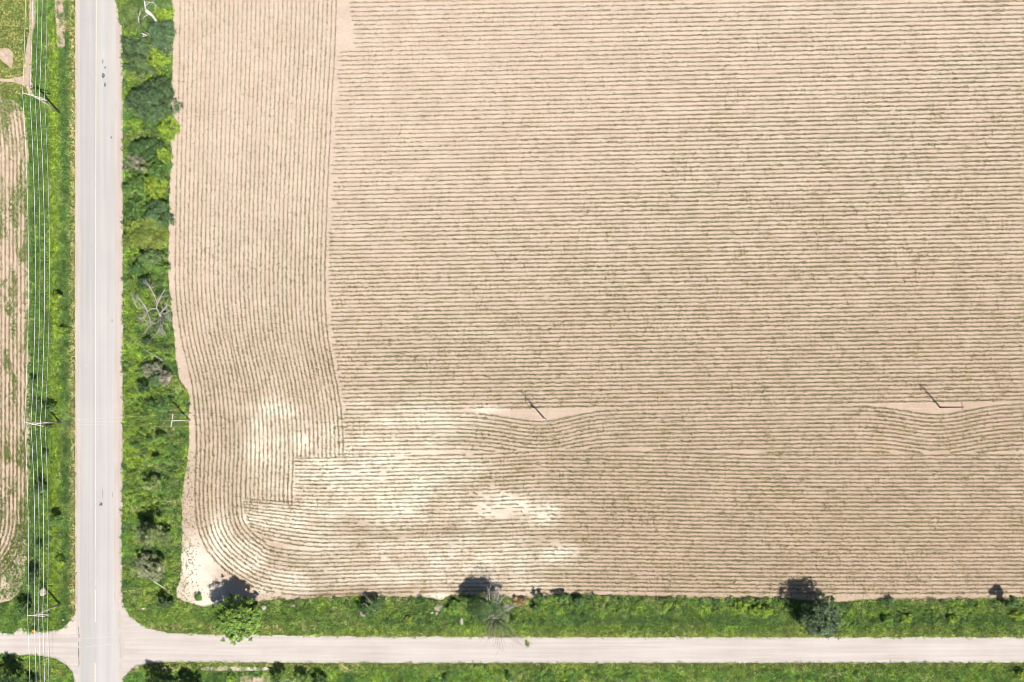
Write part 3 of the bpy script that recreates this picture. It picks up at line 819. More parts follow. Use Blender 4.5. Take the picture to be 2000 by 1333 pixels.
def plant(name, label, cat, px, py, rx, ry, H, pal, group=None, leaf=.24, dens=1.0, lump=.55, seed=0, spread=None, fill=.5, narrow=.55, per=26, hang=.42, stem_mat=None, flat=.6, limbs=5, zmin=-.45, lob=1.0):
    r = np.random.default_rng(int(px * 7 + py * 13 + seed))
    hc = H * (1 - hang); k = (1 - hc / HC) / S
    c = P3(px, py, hc); root = np.array([c[0], c[1], 0])
    t = empty(name, root, label, cat, group)
    ax, ay, az = rx * k, ry * k, H * hang
    ar = ax * ay
    ncl = int(max(8, dens * 4.2 * math.pi * ar / (leaf * leaf * narrow * .5 * per))); sp = spread or (.12 + .05 * math.sqrt(ar))
    if ar > .9:                                     # several lobes at different heights, open gaps between them
        nl = int(np.clip(4 + ar * .45, 5, 13)); Vs, Ts, cs = [], [], []
        a0 = r.uniform(0, 6.28)
        for i in range(nl):
            if i < max(1, nl // 4): off = r.uniform(-.22, .22, 3); off[2] = r.uniform(.2, .5)
            else:
                a_ = a0 + 6.283 * i / (nl - max(1, nl // 4)) + r.normal(0, .25); q_ = r.uniform(.48, .66) / lob ** .9
                off = np.array([math.cos(a_) * q_, math.sin(a_) * q_, r.uniform(-.5, .35)])
            f_ = r.uniform(.36, .56) * (1.15 if nl < 7 else 1) * lob
            v_, t_, c_ = leaf_cloud(r, c + off * [ax, ay, az], ax * f_, ay * f_, az * f_ * .9, pal, max(4, int(ncl * 1.15 / nl)), per, leaf, sp * .6, flat, lump, fill, narrow, zmin)
            Vs.append(v_); Ts.append(t_ * r.uniform(.86, 1.14)); cs.append(c_)
        V, T, cc = np.vstack(Vs), np.vstack(Ts), np.vstack(cs)
    else:
        V, T, cc = leaf_cloud(r, c, ax * .96, ay * .96, az, pal, ncl, per, leaf, sp * .75, flat, lump, fill, narrow, zmin)
    V[:, 2] = np.maximum(V[:, 2], .03)
    tree = name.endswith('tree')
    np_mesh('crown' if tree else 'foliage', V, np.arange(len(V)).reshape(-1, 4), M_LEAF, t, tint=T)
    b = MB(); tr = .035 * H ** .9 * (1 if tree else .6)
    b.tube([root + [0, 0, -.05], root + [.02 * H, -.01 * H, hc * .5], c * [1, 1, .95]], [tr * 1.35, tr, tr * .5], 8)
    for i in r.choice(len(cc), min(limbs, len(cc)), replace=False):
        s_ = root + [0, 0, hc * r.uniform(.35, .7)]
        b.tube([s_, (s_ + cc[i]) / 2 + [0, 0, .12 * H * r.uniform(0, 1)], cc[i]], [tr * .55, tr * .35, tr * .12], 5)
    b.build('trunk' if tree else 'stem', stem_mat or M_BARK, t, True)
    return t

GH = 'shrubs in the hedge strip beside the asphalt road'
def bush(px, py, rx, ry, H, pal, label, group=GH, **k):
    if group == GH and py < 570: rx, ry, H = rx * 1.2, ry * 1.2, H * 1.12
    return plant('shrub', label, 'shrub', px, py, rx, ry, H, pal, group, **k)
def pine(px, py, rx, ry, H, pal, label, **k):
    k = dict(dict(leaf=.34, narrow=.26, dens=1.0, lump=.7, per=34, flat=.35, spread=.24), **k)
    rx, ry = rx * 1.12, ry * 1.12
    return plant('conifer_tree', label, 'tree', px, py, rx, ry, H, pal, 'conifers at the top of the hedge strip', **k)

bush(260, 26, 25, 30, 3.6, ['olive', 'mid', 'dark'], 'loose olive green shrub between the asphalt road and the white dead trunk')
bush(318, 68, 23, 28, 4.8, ['blue', 'dark'], 'bluish green round shrub just below the foot of the white dead trunk')
bush(322, 27, 17, 16, 3.0, ['lime', 'bright'], 'bright yellow green bush at the field edge right of the white dead trunk')
bush(300, 10, 30, 16, 3.2, ['mid', 'blue', 'dark'], 'mid green bush cut by the top edge behind the white dead trunk')
pine(266, 92, 27, 22, 5.0, ['conifer', 'blue', 'dark'], 'grey green conifer beside the road, uppermost of the three conifers')
bush(304, 98, 15, 30, 3.4, ['lime', 'yellow', 'bright'], 'tall yellow green bush running down between the conifers and the field')
bush(324, 95, 9, 13, 2.6, ['grey', 'rose'], 'grey half bare twiggy shrub on the field edge among the conifers', dens=.45)
pine(272, 131, 27, 19, 5.4, ['conifer', 'dark', 'olive'], 'mid sized dark green conifer directly above the largest conifer')
pine(299, 196, 45, 42, 8.0, ['conifer', 'blue', 'dark'], 'largest blue green conifer, spreading out over the field edge')
bush(326, 247, 16, 20, 2.6, ['lime', 'bright'], 'bright lime bush at the field edge below the largest conifer')
bush(266, 246, 14, 13, 1.5, ['bright', 'lime'], 'low light green bush near the road below the largest conifer')
bush(283, 289, 31, 15, 4.2, ['dark', 'deep', 'mid'], 'wide dark green shrub casting black shade above the grey brushwood')
bush(319, 301, 13, 17, 3.0, ['lime', 'mid'], 'lime green bush on the field side next to the grey brushwood')
bush(266, 319, 22, 18, 2.8, ['grey', 'rose', 'olive'], 'grey brown brushwood with few leaves close to the road', dens=.3, stem_mat=M_TWIG, limbs=26)
bush(311, 330, 20, 18, 4.0, ['mid', 'dark'], 'mid green dense shrub right of the grey brushwood')
bush(300, 366, 24, 20, 3.4, ['lime', 'yellow', 'mid'], 'yellow green bushy shrub below the grey brushwood')
bush(262, 373, 18, 24, 3.0, ['mid', 'dark', 'olive'], 'mid green shrub on the road side left of the yellow green bushy shrub')
bush(308, 418, 24, 25, 5.2, ['blue', 'mid', 'dark'], 'tall bluish green shrub on the field edge halfway up the hedge')
bush(262, 412, 20, 18, 3.6, ['mid', 'dark'], 'round green shrub by the road beside the tall bluish shrub')
bush(284, 458, 38, 29, 4.6, ['olive', 'lime', 'yellow'], 'broad olive yellow shrub filling the hedge from road to field')
bush(296, 500, 17, 18, 4.8, ['mid', 'grey', 'dark'], 'upright green shrub with dark shade under the broad olive shrub', dens=.8)
bush(270, 526, 11, 9, 3.0, ['dark', 'mid'], 'small dark green shrub near the road above the dead tree')
bush(309, 524, 18, 10, 3.0, ['mid', 'bright'], 'small mid green shrub on the field edge above the dead tree')
bush(283, 552, 14, 11, 2.6, ['dark', 'deep'], 'dark low shrub at the tips of the dead tree branches')
bush(288, 668, 8, 7, 2.8, ['deep', 'dark'], 'tiny blackish shrub standing alone below the dead tree')
bush(291, 724, 15, 14, 3.2, ['grey', 'rose', 'olive'], 'left greyish pink shrub in the clump below the dead tree')
bush(308, 716, 9, 9, 2.8, ['grey', 'mid'], 'small grey green shrub between the two greyish pink shrubs')
bush(323, 738, 13, 15, 3.2, ['rose', 'grey', 'blue'], 'right greyish pink shrub nearest the field in the clump')
bush(303, 744, 12, 11, 2.8, ['blue', 'mid'], 'bluish green shrub at the bottom of the greyish clump')
bush(281, 757, 10, 12, 3.8, ['deep', 'dark'], 'dark narrow shrub left below the greyish clump')
bush(308, 792, 18, 11, 2.8, ['dark', 'mid'], 'dark green shrub beside the shadow of the hedge utility pole')
bush(314, 857, 10, 9, 3.8, ['bright', 'dark'], 'small shrub with a black shadow right below the hedge utility pole')
bush(268, 871, 6, 5, 2.2, ['mid', 'dark'], 'very small shrub alone on the road side below the hedge utility pole')
bush(292, 862, 8, 7, 2.2, ['mid', 'dark'], 'small mid green shrub between two small shrubs below the utility pole')
bush(306, 899, 9, 8, 2.8, ['mid', 'bright'], 'small bright shrub above the olive shrub with two shadow lobes')
bush(297, 946, 16, 14, 4.6, ['olive', 'bright', 'pale'], 'olive green shrub throwing a dark two lobed shadow in the lower hedge', dens=.8)
plant('pale_leaved_tree', 'sparse pale leaved tree with deep black gaps near the lower end of the hedge', 'tree', 293, 1046, 38, 28, 8.6, ['olive', 'pale', 'deep'], 'pale leaved trees', hang=.46, dens=.8, lump=.9, fill=.35, leaf=.26, limbs=9)
plant('pale_leaved_tree', 'lower pale leaved tree, denser and shorter, nearest the road corner', 'tree', 293, 1112, 31, 28, 5.8, ['pale', 'olive', 'deep'], 'pale leaved trees', hang=.44, dens=.75, lump=.8, fill=.4, leaf=.26, limbs=9)
bush(322, 1178, 17, 10, 3.6, ['dark', 'deep', 'olive'], 'dark shrub at the field corner beside the white stones')
bush(387, 1166, 8, 8, 1.1, ['mid', 'bright'], 'small leafy bush on the pale bare field corner left of the big bright tree')

GL = 'shrubs under the power line'
bush(110, 582, 12, 10, 3.6, ['lime', 'yellow', 'bright'], 'bright lime bush with a black shadow near the road halfway along the power line', GL)
bush(122, 645, 7, 6, 1.9, ['lime', 'mid'], 'small lime bush a little below the bright lime bush under the power line', GL)
bush(98, 797, 11, 9, 3.2, ['dark', 'mid'], 'dark green shrub just above the middle power line pole', GL)
bush(63, 745, 7, 7, 3.0, ['dark', 'mid'], 'small dark shrub at the edge of the left field above the middle pole', GL)
bush(96, 836, 12, 6, 2.4, ['dark', 'bright'], 'low dark shrub at the crossarms of the middle power line pole', GL)
bush(78, 955, 9, 12, 4.6, ['dark', 'deep'], 'tall dark shrub below the overhead wires with a round black shadow', GL)
bush(88, 889, 5, 7, 2.4, ['dark', 'mid'], 'narrow small dark shrub under the overhead wires below the middle pole', GL)
bush(107, 1017, 13, 11, 4.2, ['mid', 'bright', 'dark'], 'mid green shrub with a black shadow near the road below the middle pole', GL)
bush(119, 1100, 7, 7, 3.0, ['lime', 'yellow'], 'small round yellow bush close to the road above the pale boulder', GL)
bush(76, 1069, 6, 8, 3.0, ['dark', 'mid'], 'small dark green shrub at the lower corner of the left field', GL)
bush(64, 1128, 14, 15, 4.6, ['dark', 'mid', 'deep'], 'large dark shrub left of the pale boulder under the wires', GL)
bush(45, 1192, 15, 14, 4.4, ['dark', 'mid'], 'round dark shrub at the bare corner of the left field', GL)
plant('broadleaf_tree', 'dark broadleaf tree cut off by the lower left corner', 'tree', 14, 1334, 34, 18, 7.0, ['dark', 'mid', 'deep'], None)
bush(62, 1334, 14, 13, 3.0, ['dark', 'mid'], 'dark bush cut by the bottom edge under the overhead wires', None)

# ---- along the gravel side road
GS = 'bushes along the gravel side road'
plant('broadleaf_tree', 'bright green broadleaf tree leaning over the gravel side road near the junction', 'tree', 467, 1208, 46, 49, 9.0, ['bright', 'mid', 'dark', 'lime'], 'roadside broadleaf trees',
      leaf=.34, narrow=.75, dens=1.6, lump=.5, per=24, flat=.8, limbs=10, spread=.30, hang=.45, fill=.45, lob=1.22)
plant('broadleaf_tree', 'round dull dark olive tree at the gravel side road far from the junction', 'tree', 1605, 1208, 41, 44, 9.0, ['dark', 'deep', 'grey'], 'roadside broadleaf trees',
      leaf=.26, dens=1.2, lump=.3, per=24, limbs=10, spread=.24, hang=.46, lob=1.25)
plant('broadleaf_tree', 'small dark tree at the field edge at the far right end of the grass strip', 'tree', 1976, 1178, 13, 13, 4.6, ['dark', 'mid'], 'roadside broadleaf trees', dens=1.3)
bush(722, 1186, 21, 18, 3.8, ['dark', 'mid', 'deep'], 'dark bush with bare twigs beside the pinkish boulder', GS, limbs=14)
bush(1014, 1175, 14, 8, 1.3, ['rust', 'tan', 'olive'], 'rust brown withered bush at the field edge right of the half dead tree', GS)
bush(1054, 1168, 10, 8, 2.4, ['dark', 'mid'], 'dark bush on the field edge right of the rust brown bush', GS)
bush(1047, 1190, 9, 8, 1.8, ['mid', 'dark'], 'mid green bush just below the dark bush near the rust brown bush', GS)
bush(1098, 1170, 15, 9, 2.6, ['mid', 'dark', 'olive'], 'wide green bush on the field edge, second dark one right of the rust bush', GS)
bush(1131, 1174, 12, 8, 2.2, ['dark', 'mid'], 'rightmost low dark bush of the field edge bushes near the half dead tree', GS)
bush(888, 1186, 15, 13, 1.6, ['bright', 'mid'], 'leafy light green bush left of the half dead tree', GS)
bush(946, 1182, 40, 27, 6.6, ['dark', 'mid', 'olive', 'deep'], 'dense dark green bush growing under the bare branches of the half dead tree', GS, dens=1.2, lump=.7)  # made wider and taller to fill out the shadow of the half dead tree
bush(1448, 1186, 16, 9, 1.7, ['lime', 'mid'], 'lime green low bush at the field edge left of the round olive tree', GS)
bush(1490, 1195, 22, 11, 1.9, ['lime', 'bright'], 'broad bright yellow green bush left of the shadow of the round olive tree', GS)
bush(1741, 1172, 8, 5, 1.5, ['mid', 'dark'], 'tiny bush on the field edge right of the round olive tree', GS)
bush(1735, 1213, 10, 10, 1.7, ['bright', 'dark'], 'rounded bush in the grass strip nearest the right of the round olive tree', GS)
bush(1772, 1208, 13, 8, 1.4, ['lime', 'bright'], 'light green bush in the middle of the row right of the round olive tree', GS)
bush(1862, 1210, 13, 7, 1.4, ['lime', 'bright'], 'yellowish low bush in the grass strip left of the small dark tree', GS)
bush(1990, 1203, 14, 9, 1.5, ['lime', 'yellow'], 'yellow green bush at the right edge below the small dark tree', GS)
GB = 'bushes below the gravel side road'
bush(545, 1326, 16, 13, 3.2, ['mid', 'bright'], 'leafy mid green bush at the bottom edge right of the bare tan patch', GB)
bush(592, 1327, 13, 11, 3.0, ['mid', 'olive'], 'leafy bush second from the right among those around the bare tan patch', GB)
bush(624, 1332, 16, 11, 3.2, ['dark', 'mid'], 'dark green bush rightmost around the bare tan patch at the bottom edge', GB)
bush(452, 1326, 10, 7, 1.3, ['bright', 'lime'], 'low light green bush in the middle of the bare tan patch', GB)
plant('broadleaf_tree', 'dark tree at the bottom edge near the road corner, mostly cut off', 'tree', 310, 1346, 30, 18, 6.5, ['dark', 'mid'], None)
plant('broadleaf_tree', 'second dark tree cut by the bottom edge left of the bare tan patch', 'tree', 368, 1348, 26, 18, 6.0, ['dark', 'deep', 'mid'], None)
bush(996, 1326, 6, 7, 2.0, ['dark', 'mid'], 'lone dark bush at the bottom edge below the half dead tree', GB)
bush(1995, 1318, 13, 8, 1.8, ['yellow', 'lime'], 'yellow green bush in the lower right corner below the gravel road', GB)
bush(871, 1326, 6, 5, 1.4, ['dark', 'mid'], 'little dark bush at the bottom edge left of the lone dark bush', GB)
pl = plant('flowering_weed', 'clump of yellow flowering weed in the grass strip above the gravel road', 'flowers', 798, 1211, 7, 7, .9, ['yellow', 'yellow', 'olive'], None, leaf=.16)

# ---- dead trees: limbs given by the photo's own outline, heights guessed from their lean
def twigs(b, r, p, d, L, rad, depth):
    n = 4; pts = [p]; q = np.array(p, float); dd = np.array(d, float)
    for i in range(n):
        dd = norm(dd + r.normal(0, .16, 3) + [0, 0, .02]); q = q + dd * L / n; pts.append(q.copy())
    b.tube(pts, np.linspace(rad, rad * .4, n + 1), 5)
    if depth > 0:
        for k in range(r.integers(2, 4)):
            i = r.integers(1, n + 1); nd = norm(dd + r.normal(0, .55, 3))
            twigs(b, r, pts[i], nd, L * r.uniform(.45, .75), rad * .55, depth - 1)

def limb(t, name, pts, r0, r1, mat, seed, sub=6, sl=1.2, depth=1):
    r = np.random.default_rng(seed); b = MB()
    q = np.array([P3(*p) for p in pts])
    b.tube(q, np.linspace(r0, r1, len(q)), 7)
    for k in range(sub):
        i = r.integers(max(1, len(q) // 3), len(q)); f = r.random()
        p = q[i - 1] * (1 - f) + q[i] * f; d = norm(q[i] - q[i - 1])
        twigs(b, r, p, norm(d + r.normal(0, .6, 3)), sl * r.uniform(.6, 1.3), max(r1 * .8, .018), depth)
    return b.build(name, mat, t, True)

c0 = P3(313, 624, 0)
dt = empty('dead_tree', c0, 'bare grey white dead tree spreading over the hedge at the field edge', 'dead tree')
limb(dt, 'trunk', [(316, 626, 0), (314.5, 620, 1.2), (312, 613, 2.4)], .26, .19, M_DEAD, 1, 3, .6)
for i, (pts, a) in enumerate([
    ([(312, 613, 2.4), (306, 603, 3.3), (307, 593, 4.2), (301, 577, 5.2), (294, 563, 6.0), (286, 551, 6.6)], .11),
    ([(306, 603, 3.2), (294, 604, 3.6), (288, 610, 3.8), (284, 599, 4.6), (276, 589, 5.2), (268, 580, 5.8)], .12),
    ([(312, 613, 2.5), (320, 605, 3.2), (328, 595, 4.2)], .12),
    ([(308, 593, 4.0), (314, 579, 5.0), (322, 566, 6.0)], .09),
    ([(288, 610, 3.7), (281, 619, 4.2), (274, 625, 4.6)], .08),
    ([(288, 610, 3.7), (292, 622, 4.2), (294, 632, 4.6)], .07),
    ([(316, 620, 2.2), (308, 631, 3.4), (296, 634, 4.2), (284, 645, 5.0)], .06),
    ([(316, 620, 2.2), (319, 632, 3.6), (316, 641, 4.4), (322, 650, 5.0)], .08),
    ([(316, 618, 2.2), (328, 622, 3.4), (338, 632, 4.4)], .09),
    ([(313, 612, 2.4), (324, 612, 3.4), (332, 606, 4.2)], .09),
    ([(284, 599, 4.4), (270, 604, 4.8), (264, 596, 5.2), (264, 588, 5.4)], .06),
    ([(316, 620, 2.2), (312, 640, 3.8), (307, 652, 4.6)], .06)]):
    limb(dt, 'limb', pts, a * .9, .03, M_DEAD, 40 + i, 13, 1.3, 1)

sn = empty('dead_tree', P3(310, 51, 0), 'thick white barkless dead trunk standing among the bushes at the top of the hedge', 'dead tree')
limb(sn, 'trunk', [(310, 52, 0), (304, 40, 1.8), (297, 30, 3.4), (285, 21, 5.2)], .22, .30, M_BONE, 3, 0)
limb(sn, 'limb', [(285, 21, 5.2), (283, 10, 6.2), (282, 3, 6.8)], .16, .07, M_BONE, 4, 2, .8)
limb(sn, 'limb', [(284, 12, 6.0), (291, 5, 6.6), (300, 5, 7.0), (305, 13, 7.2)], .08, .03, M_BONE, 5, 7, 1.0)
limb(sn, 'limb', [(292, 27, 4.2), (286, 31, 4.5), (280, 34, 4.8)], .07, .03, M_BONE, 6, 2, .6)
sn = empty('dead_tree', P3(271, 52, 0), 'thin bare dead sapling between the road and the white dead trunk', 'dead tree')
limb(sn, 'trunk', [(275, 52, .3), (271, 44, 3.6), (271, 34, 4.8), (273, 25, 5.4)], .09, .03, M_BONE, 7, 7, 1.1)
sn = empty('dead_log', P3(285, 67, 2), 'broken pale log lying on the shrubs below the white dead trunk', 'log')
limb(sn, 'trunk', [(276, 65, 3.4), (287, 70, 3.4)], .12, .10, M_BONE, 8, 1, .5)
limb(sn, 'limb', [(281, 61, 3.3), (290, 67, 3.5), (303, 84, 3.2)], .09, .05, M_DEAD, 9, 2, .6)
lg = empty('dead_log', P3(300, 692, 0), 'thin bare fallen branch lying across the hedge below the dead tree', 'log')
limb(lg, 'trunk', [(280, 682, 1.5), (300, 694, 1.6), (318, 705, 1.4)], .06, .02, M_DEAD, 10, 5, .8)
lg = empty('dead_log', P3(303, 1138, 1), 'bleached branch sloping down from the lower pale leaved tree', 'log')
limb(lg, 'trunk', [(285, 1124, 1.6), (303, 1138, 1.2), (328, 1153, .4)], .09, .04, M_BONE, 12, 2, .6)

c0 = P3(962, 1206, 0)
hd = empty('dead_tree', c0, 'half dead tree whose bare grey twigs reach over the gravel side road', 'dead tree')
limb(hd, 'trunk', [(965, 1200, 0), (963, 1203, 2.0), (961, 1204, 3.4)], .22, .15, M_TWIG, 20, 2, .6)
HD = [(955, 1153, 6.0), (967, 1152, 6.2), (976, 1156, 6.0), (985, 1165, 6.0), (999, 1178, 5.8), (1004, 1186, 5.4), (944, 1176, 5.0), (950, 1170, 5.6)]
for i, (x, y, h) in enumerate(HD):
    limb(hd, 'limb', [(961, 1203, 3.2), (961 + (x - 961) * .45 + (i % 3 - 1) * 2, 1203 + (y - 1203) * .5, 3.2 + (h - 3.2) * .6), (x, y, h)], .085, .035, M_DEAD, 60 + i, 15, 1.3, 1)
for i in range(11):
    a = math.radians(i * 33 + 25 * R.random()); L = 9 + 9 * R.random()
    limb(hd, 'limb', [(957, 1208, 3.6), (957 + L * .6 * math.cos(a), 1208 + L * .5 * math.sin(a), 4.6), (957 + L * 1.3 * math.cos(a), 1208 + L * math.sin(a), 5.0)], .05, .02, M_DEAD, 90 + i, 3, .6, 0)
for i, (x, y) in enumerate([(938, 1254), (947, 1262), (935, 1248), (962, 1262), (973, 1276), (977, 1270), (985, 1276), (988, 1262), (998, 1250), (1008, 1256), (1018, 1262), (1027, 1268), (968, 1258), (1030, 1258), (955, 1250)]):
    limb(hd, 'limb', [(966 + (x - 975) * .12, 1206 + (i * 7 % 11), 4.0 + .1 * (i % 5)), (967 + (x - 968) * .45 + (i % 4 - 1.5) * 2.5, 1222 + (i * 5 % 13), 5.8), (968 + (x - 968) * .7, 1228 + (y - 1228) * .55, 6.6), (x, y, 6.9)], .055, .024, M_TWIG, 120 + i, 4, 1.0, 0)
for i, (x, y, rx, ry, h) in enumerate([(1031, 1256, 4, 7, 6.6), (962, 1232, 13, 8, 4.0), (948, 1196, 14, 12, 4.4), (977, 1192, 9, 10, 4.6), (985, 1206, 10, 9, 4.6), (966, 1172, 12, 9, 5.0), (990, 1180, 10, 8, 4.8)]):
    r = np.random.default_rng(400 + i); k = (1 - h / HC) / S
    V, T, cc = leaf_cloud(r, P3(x, y, h), rx * k, ry * k, .6, ['olive', 'yellow', 'mid'] if i < 2 else ['grey', 'olive', 'dark', 'mid'], int(6 + rx * ry * .10), 20, .22, .2)
    np_mesh('foliage', V, np.arange(len(V)).reshape(-1, 4), M_LEAF, hd, tint=T)
tw = empty('dead_sapling', P3(722, 1200, 0), 'bare white bent sapling leaning over the dark bush by the pinkish boulder', 'dead tree')
limb(tw, 'trunk', [(733, 1193, .1), (726, 1192, 1.4), (718, 1188, 2.6), (716, 1181, 3.4)], .10, .03, M_BONE, 300, 4, .7)
limb(tw, 'limb', [(724, 1190, 1.6), (725, 1178, 3.0), (713, 1163, 4.4), (702, 1142, 5.4)], .05, .015, M_TWIG, 301, 5, .9)

# ------------------------------------------------------------------ stones
def stone(px, py, rx, ry, h, label, mat, name='boulder', group=None):
    import bmesh
    r = np.random.default_rng(int(px + py * 3))
    bm = bmesh.new(); bmesh.ops.create_icosphere(bm, subdivisions=3, radius=1)
    ph = r.uniform(0, 50)
    for v in bm.verts:
        c = np.array(v.co); f = 0.55 + .85 * float(fbm(np.array([c[0] * 1.3 + ph + c[2]]), np.array([c[1] * 1.3 + ph]), 3, 3)[0])
        v.co = Vector((c[0] * f * rx * .85 / S, c[1] * f * ry * .85 / S, max(c[2] * f * h * .6 + h * .3, -.03)))
    me = bpy.data.meshes.new(name); bm.to_mesh(me); bm.free(); me.materials.append(mat)
    o = bpy.data.objects.new(name, me); COL.objects.link(o); x, y = W(px, py); o.location = (float(x), float(y), 0)
    return tag(o, label, 'boulder', group)
stone(86, 1156, 6, 9, 1.0, 'tall pale boulder under the overhead wires above the bottom pole', M_ROCK)
stone(711, 1198, 10, 8, .9, 'large pinkish boulder left of the bent white sapling', M_ROCKP)
stone(856, 1186, 9, 8, .5, 'tan flat boulder at the field edge left of the leafy light green bush', M_ROCKP)
stone(853, 1198, 4, 3.5, .4, 'white stone just below the tan flat boulder', M_ROCK)
stone(843, 1197, 4.5, 3, .4, 'white stone leftmost of those by the tan flat boulder', M_ROCK)
stone(902, 1213, 4, 9, .5, 'long pale boulder in the grass strip left of the half dead tree', M_ROCK)
stone(516, 1186, 5.5, 5.5, .7, 'white boulder at the right side of the big bright tree', M_ROCK)
stone(280, 1188, 4, 4, .5, 'single white stone in the grass of the road corner', M_ROCK)
stone(317, 1174, 4, 3.5, .5, 'white stone at the left foot of the dark corner shrub', M_ROCK)
stone(312, 1186, 2.8, 2, .35, 'small white stone below the dark corner shrub', M_ROCK)
stone(573, 1183, 5, 3, .4, 'flat pale stone at the field edge right of the big bright tree', M_ROCKP)
stone(124, 1211, 2.6, 2.2, .35, 'small white stone in the grass left of the junction', M_ROCK)

# ------------------------------------------------------------------ utility poles and wires
def post(b, p0, p1, r0, r1): b.tube([p0, (np.array(p0) + p1) / 2, p1], [r0, (r0 + r1) / 2, r1], 10)
def insulator(parent, p, s=1.0):
    b = MB(); p = np.array(p, float)
    b.tube([p, p + [0, 0, .07 * s]], [.025 * s, .025 * s], 6)
    b.tube([p + [0, 0, .07 * s], p + [0, 0, .10 * s], p + [0, 0, .14 * s], p + [0, 0, .19 * s], p + [0, 0, .24 * s]], [.05 * s, .085 * s, .05 * s, .08 * s, .04 * s], 8)
    b.build('insulator', M_PORC, parent, True)
def arm_(parent, a, b_, th, mat):
    a = np.array(a, float); b_ = np.array(b_, float); d = b_ - a; L = np.linalg.norm(d); d = d / L
    s_ = np.cross(d, [0, 0, 1.]); m = MB(); m.box((a + b_) / 2, d * L / 2, s_ * th, np.array([0, 0, th * 1.25]))
    return m.build('crossarm', mat, parent)

WIRES = [[] for _ in range(5)]
def line_pole(base, top_h, arm1, h1, arm2, h2, label, tips):
    root = P3(*base, 0); t = empty('utility_pole', root, label, 'utility pole', 'double armed poles of the roadside power line')
    b = MB(); post(b, root + [0, 0, -.2], root + [0, 0, top_h], .19, .13); b.build('pole', M_WOODP, t, True)
    for (a0, a1), h in ((arm1, h1), (arm2, h2)):
        A, B = P3(*a0, h), P3(*a1, h)
        n = norm(np.cross(B - A, [0, 0, 1.])); off = n * .19
        off = off if off[1] < 0 else -off
        mid = root + [0, 0, h]
        shift = mid - (A + (B - A) * np.dot(mid - A, B - A) / np.dot(B - A, B - A)); shift[2] = 0
        A = A + shift + off; B = B + shift + off          # bolted to the side of the pole
        arm_(t, A, B, .06, M_WOODL)
        m = MB(); m.tube([A + (B - A) * .25, root + [0, 0, h - .75] + off * .7], .022, 5); m.tube([A + (B - A) * .80, root + [0, 0, h - .75] + off * .7], .022, 5)
        m.build('brace', M_STEEL, t)
        for w_, f in tips:
            if (h == h1) == (w_ in (0, 1, 3)):
                p = A + (B - A) * f + [0, 0, .075]
                insulator(t, p); WIRES[w_].append(p + [0, 0, .25])
    return t
for w_, p in enumerate([(44, -330, 9.6), (57, -330, 9.6), (68, -330, 8.4), (77, -330, 9.6), (86, -330, 8.4)]): WIRES[w_].append(P3(*p))
line_pole((116, 220), 9.7, ((46.5, 177.5), (86, 188)), 9.4, ((69, 187.5), (91.5, 193)), 8.2, 'uppermost utility pole of the roadside line, beside the tan earth path', [(0, .02), (1, .38), (3, .85), (2, .10), (4, .92)])
line_pole((118, 825), 9.7, ((50, 821), (85, 829)), 9.4, ((62, 830), (92, 825)), 8.2, 'middle utility pole of the roadside line, across the road from the hedge pole', [(0, .02), (1, .38), (3, .90), (2, .30), (4, .92)])
line_pole((118, 1180), 8.9, ((55, 1204), (87, 1206)), 8.6, ((69, 1198.5), (95.5, 1200)), 7.6, 'lowest utility pole of the roadside line, at the corner by the orange sign', [(0, .02), (1, .42), (3, .94), (2, .30), (4, .94)])
for w_, p in enumerate([(57, 1760, 9.0), (67, 1760, 9.0), (74, 1760, 8.0), (83, 1760, 9.0), (91, 1760, 8.0)]): WIRES[w_].append(P3(*p))

def wire(ps, sags, rad, label, group, mat=M_WIRE):
    b = MB()
    for i in range(len(ps) - 1):
        a, c = ps[i], ps[i + 1]; t = np.linspace(0, 1, 25)[:, None]
        q = a + (c - a) * t; q[:, 2] -= (4 * sags[i] * t * (1 - t))[:, 0]
        b.tube(q, rad, 5)
    return tag(b.build('overhead_wire', mat, None, True), label, 'wire', group)
GW = 'overhead wires of the roadside power line'
for w_, (rad, lab) in enumerate([(.019, 'leftmost of the five overhead wires, along the left field edge'), (.021, 'thick second overhead wire from the left, over the pole tops'),
                                 (.015, 'thin middle overhead wire with two wires on either side'), (.022, 'thick fourth overhead wire, second from the right'),
                                 (.013, 'thin rightmost overhead wire nearest the asphalt road')]):
    wire(WIRES[w_], [1.0, 1.6, .7, .9], rad, lab, GW)

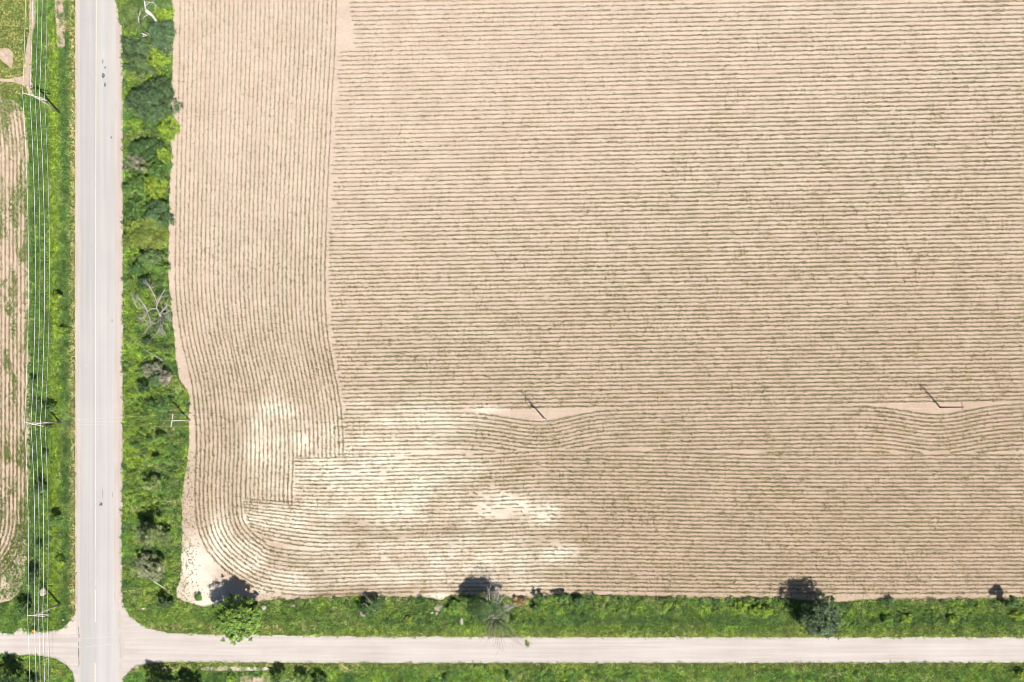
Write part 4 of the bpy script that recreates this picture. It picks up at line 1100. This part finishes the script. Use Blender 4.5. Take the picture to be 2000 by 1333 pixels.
# single armed poles of the line that leaves the road and crosses the field
def tap_pole(base, h, half, rot, label, mp, ma, trans=False):
    root = P3(*base, 0); t = empty('utility_pole', root, label, 'utility pole', 'single armed poles of the line across the field')
    b = MB(); post(b, root + [0, 0, -.2], root + [0, 0, h], .15, .11); b.build('pole', mp, t, True)
    d = np.array([math.sin(rot), math.cos(rot), 0]); n = np.array([-d[1], d[0], 0])
    c = root + [0, 0, h - .25] + n * .16
    arm_(t, c - d * half, c + d * half, .055, ma)
    tips = []
    for f in (-.93, .93):
        insulator(t, c + d * half * f + [0, 0, .07]); tips.append(c + d * half * f + [0, 0, .32])
    insulator(t, root + [0, 0, h]); tips.insert(1, root + [0, 0, h + .24])
    m = MB()
    for f in (-.55, .55): m.tube([c + d * half * f, root + [0, 0, h - .85] + n * .13], .02, 5)
    m.build('brace', M_STEEL, t)
    if trans:
        m = MB(); q = root + [-.32, .1, h * .52]
        m.tube([q, q + [0, 0, .06], q + [0, 0, .85], q + [0, 0, .92]], [.2, .24, .24, .12], 14)
        tr = m.build('transformer', M_WOODD if False else M_STEEL, t, True)
        for dx in (-.1, .1): insulator(t, q + [dx, 0, .92], .7)
    return tips
T1_ = tap_pole((371, 821), 8.6, 1.15, .15, 'pale utility pole with one crossarm between the hedge and the big field', M_WOODL, M_WOODL)
T2_ = tap_pole((1064, 819), 8.3, 1.1, .0, 'utility pole with grey transformer in the bare soil lens at mid field', M_WOODP, M_WOODP, True)
T3_ = tap_pole((1836, 796), 8.6, 1.05, -.02, 'dark utility pole with reddish crossarm in the bare soil at the right of the field', M_WOODD, M_WOODR)
EX = P3(118, 825, 8.0); FAR = P3(2640, 775, 8.6)
for i, lab in enumerate(['lower thin wire of the line across the field', 'middle thin wire of the line across the field, over the pole tops', 'upper thin wire of the line across the field']):
    wire([EX + [.2, -.3 + .3 * i, 0], T1_[i], T2_[i], T3_[i], FAR + [0, -1 + i, 0]], [.3, 1.3, 1.4, 1.4], .004, lab, 'thin wires of the line across the field')

# orange diamond sign on its post, tipped back so that its face looks up
root = P3(73, 1233, 0)
sg = empty('road_sign', root, 'orange diamond road sign tipped back at the grass edge of the gravel road', 'road sign')
b = MB(); b.tube([root, root + [0, .25, 1.1]], .03, 6); b.build('post', M_STEEL, sg)
m = MB(); c = root + [0, .22, 1.2]
u1 = norm(np.array([1, .6, .45])); u2 = norm(np.array([-1, .6, .45]) - u1 * np.dot([-1, .6, .45], u1)); m.box(c, u1 * .31, u2 * .31, np.cross(u1, u2) * .012)
m.build('sign_panel', M_ORANGE, sg)
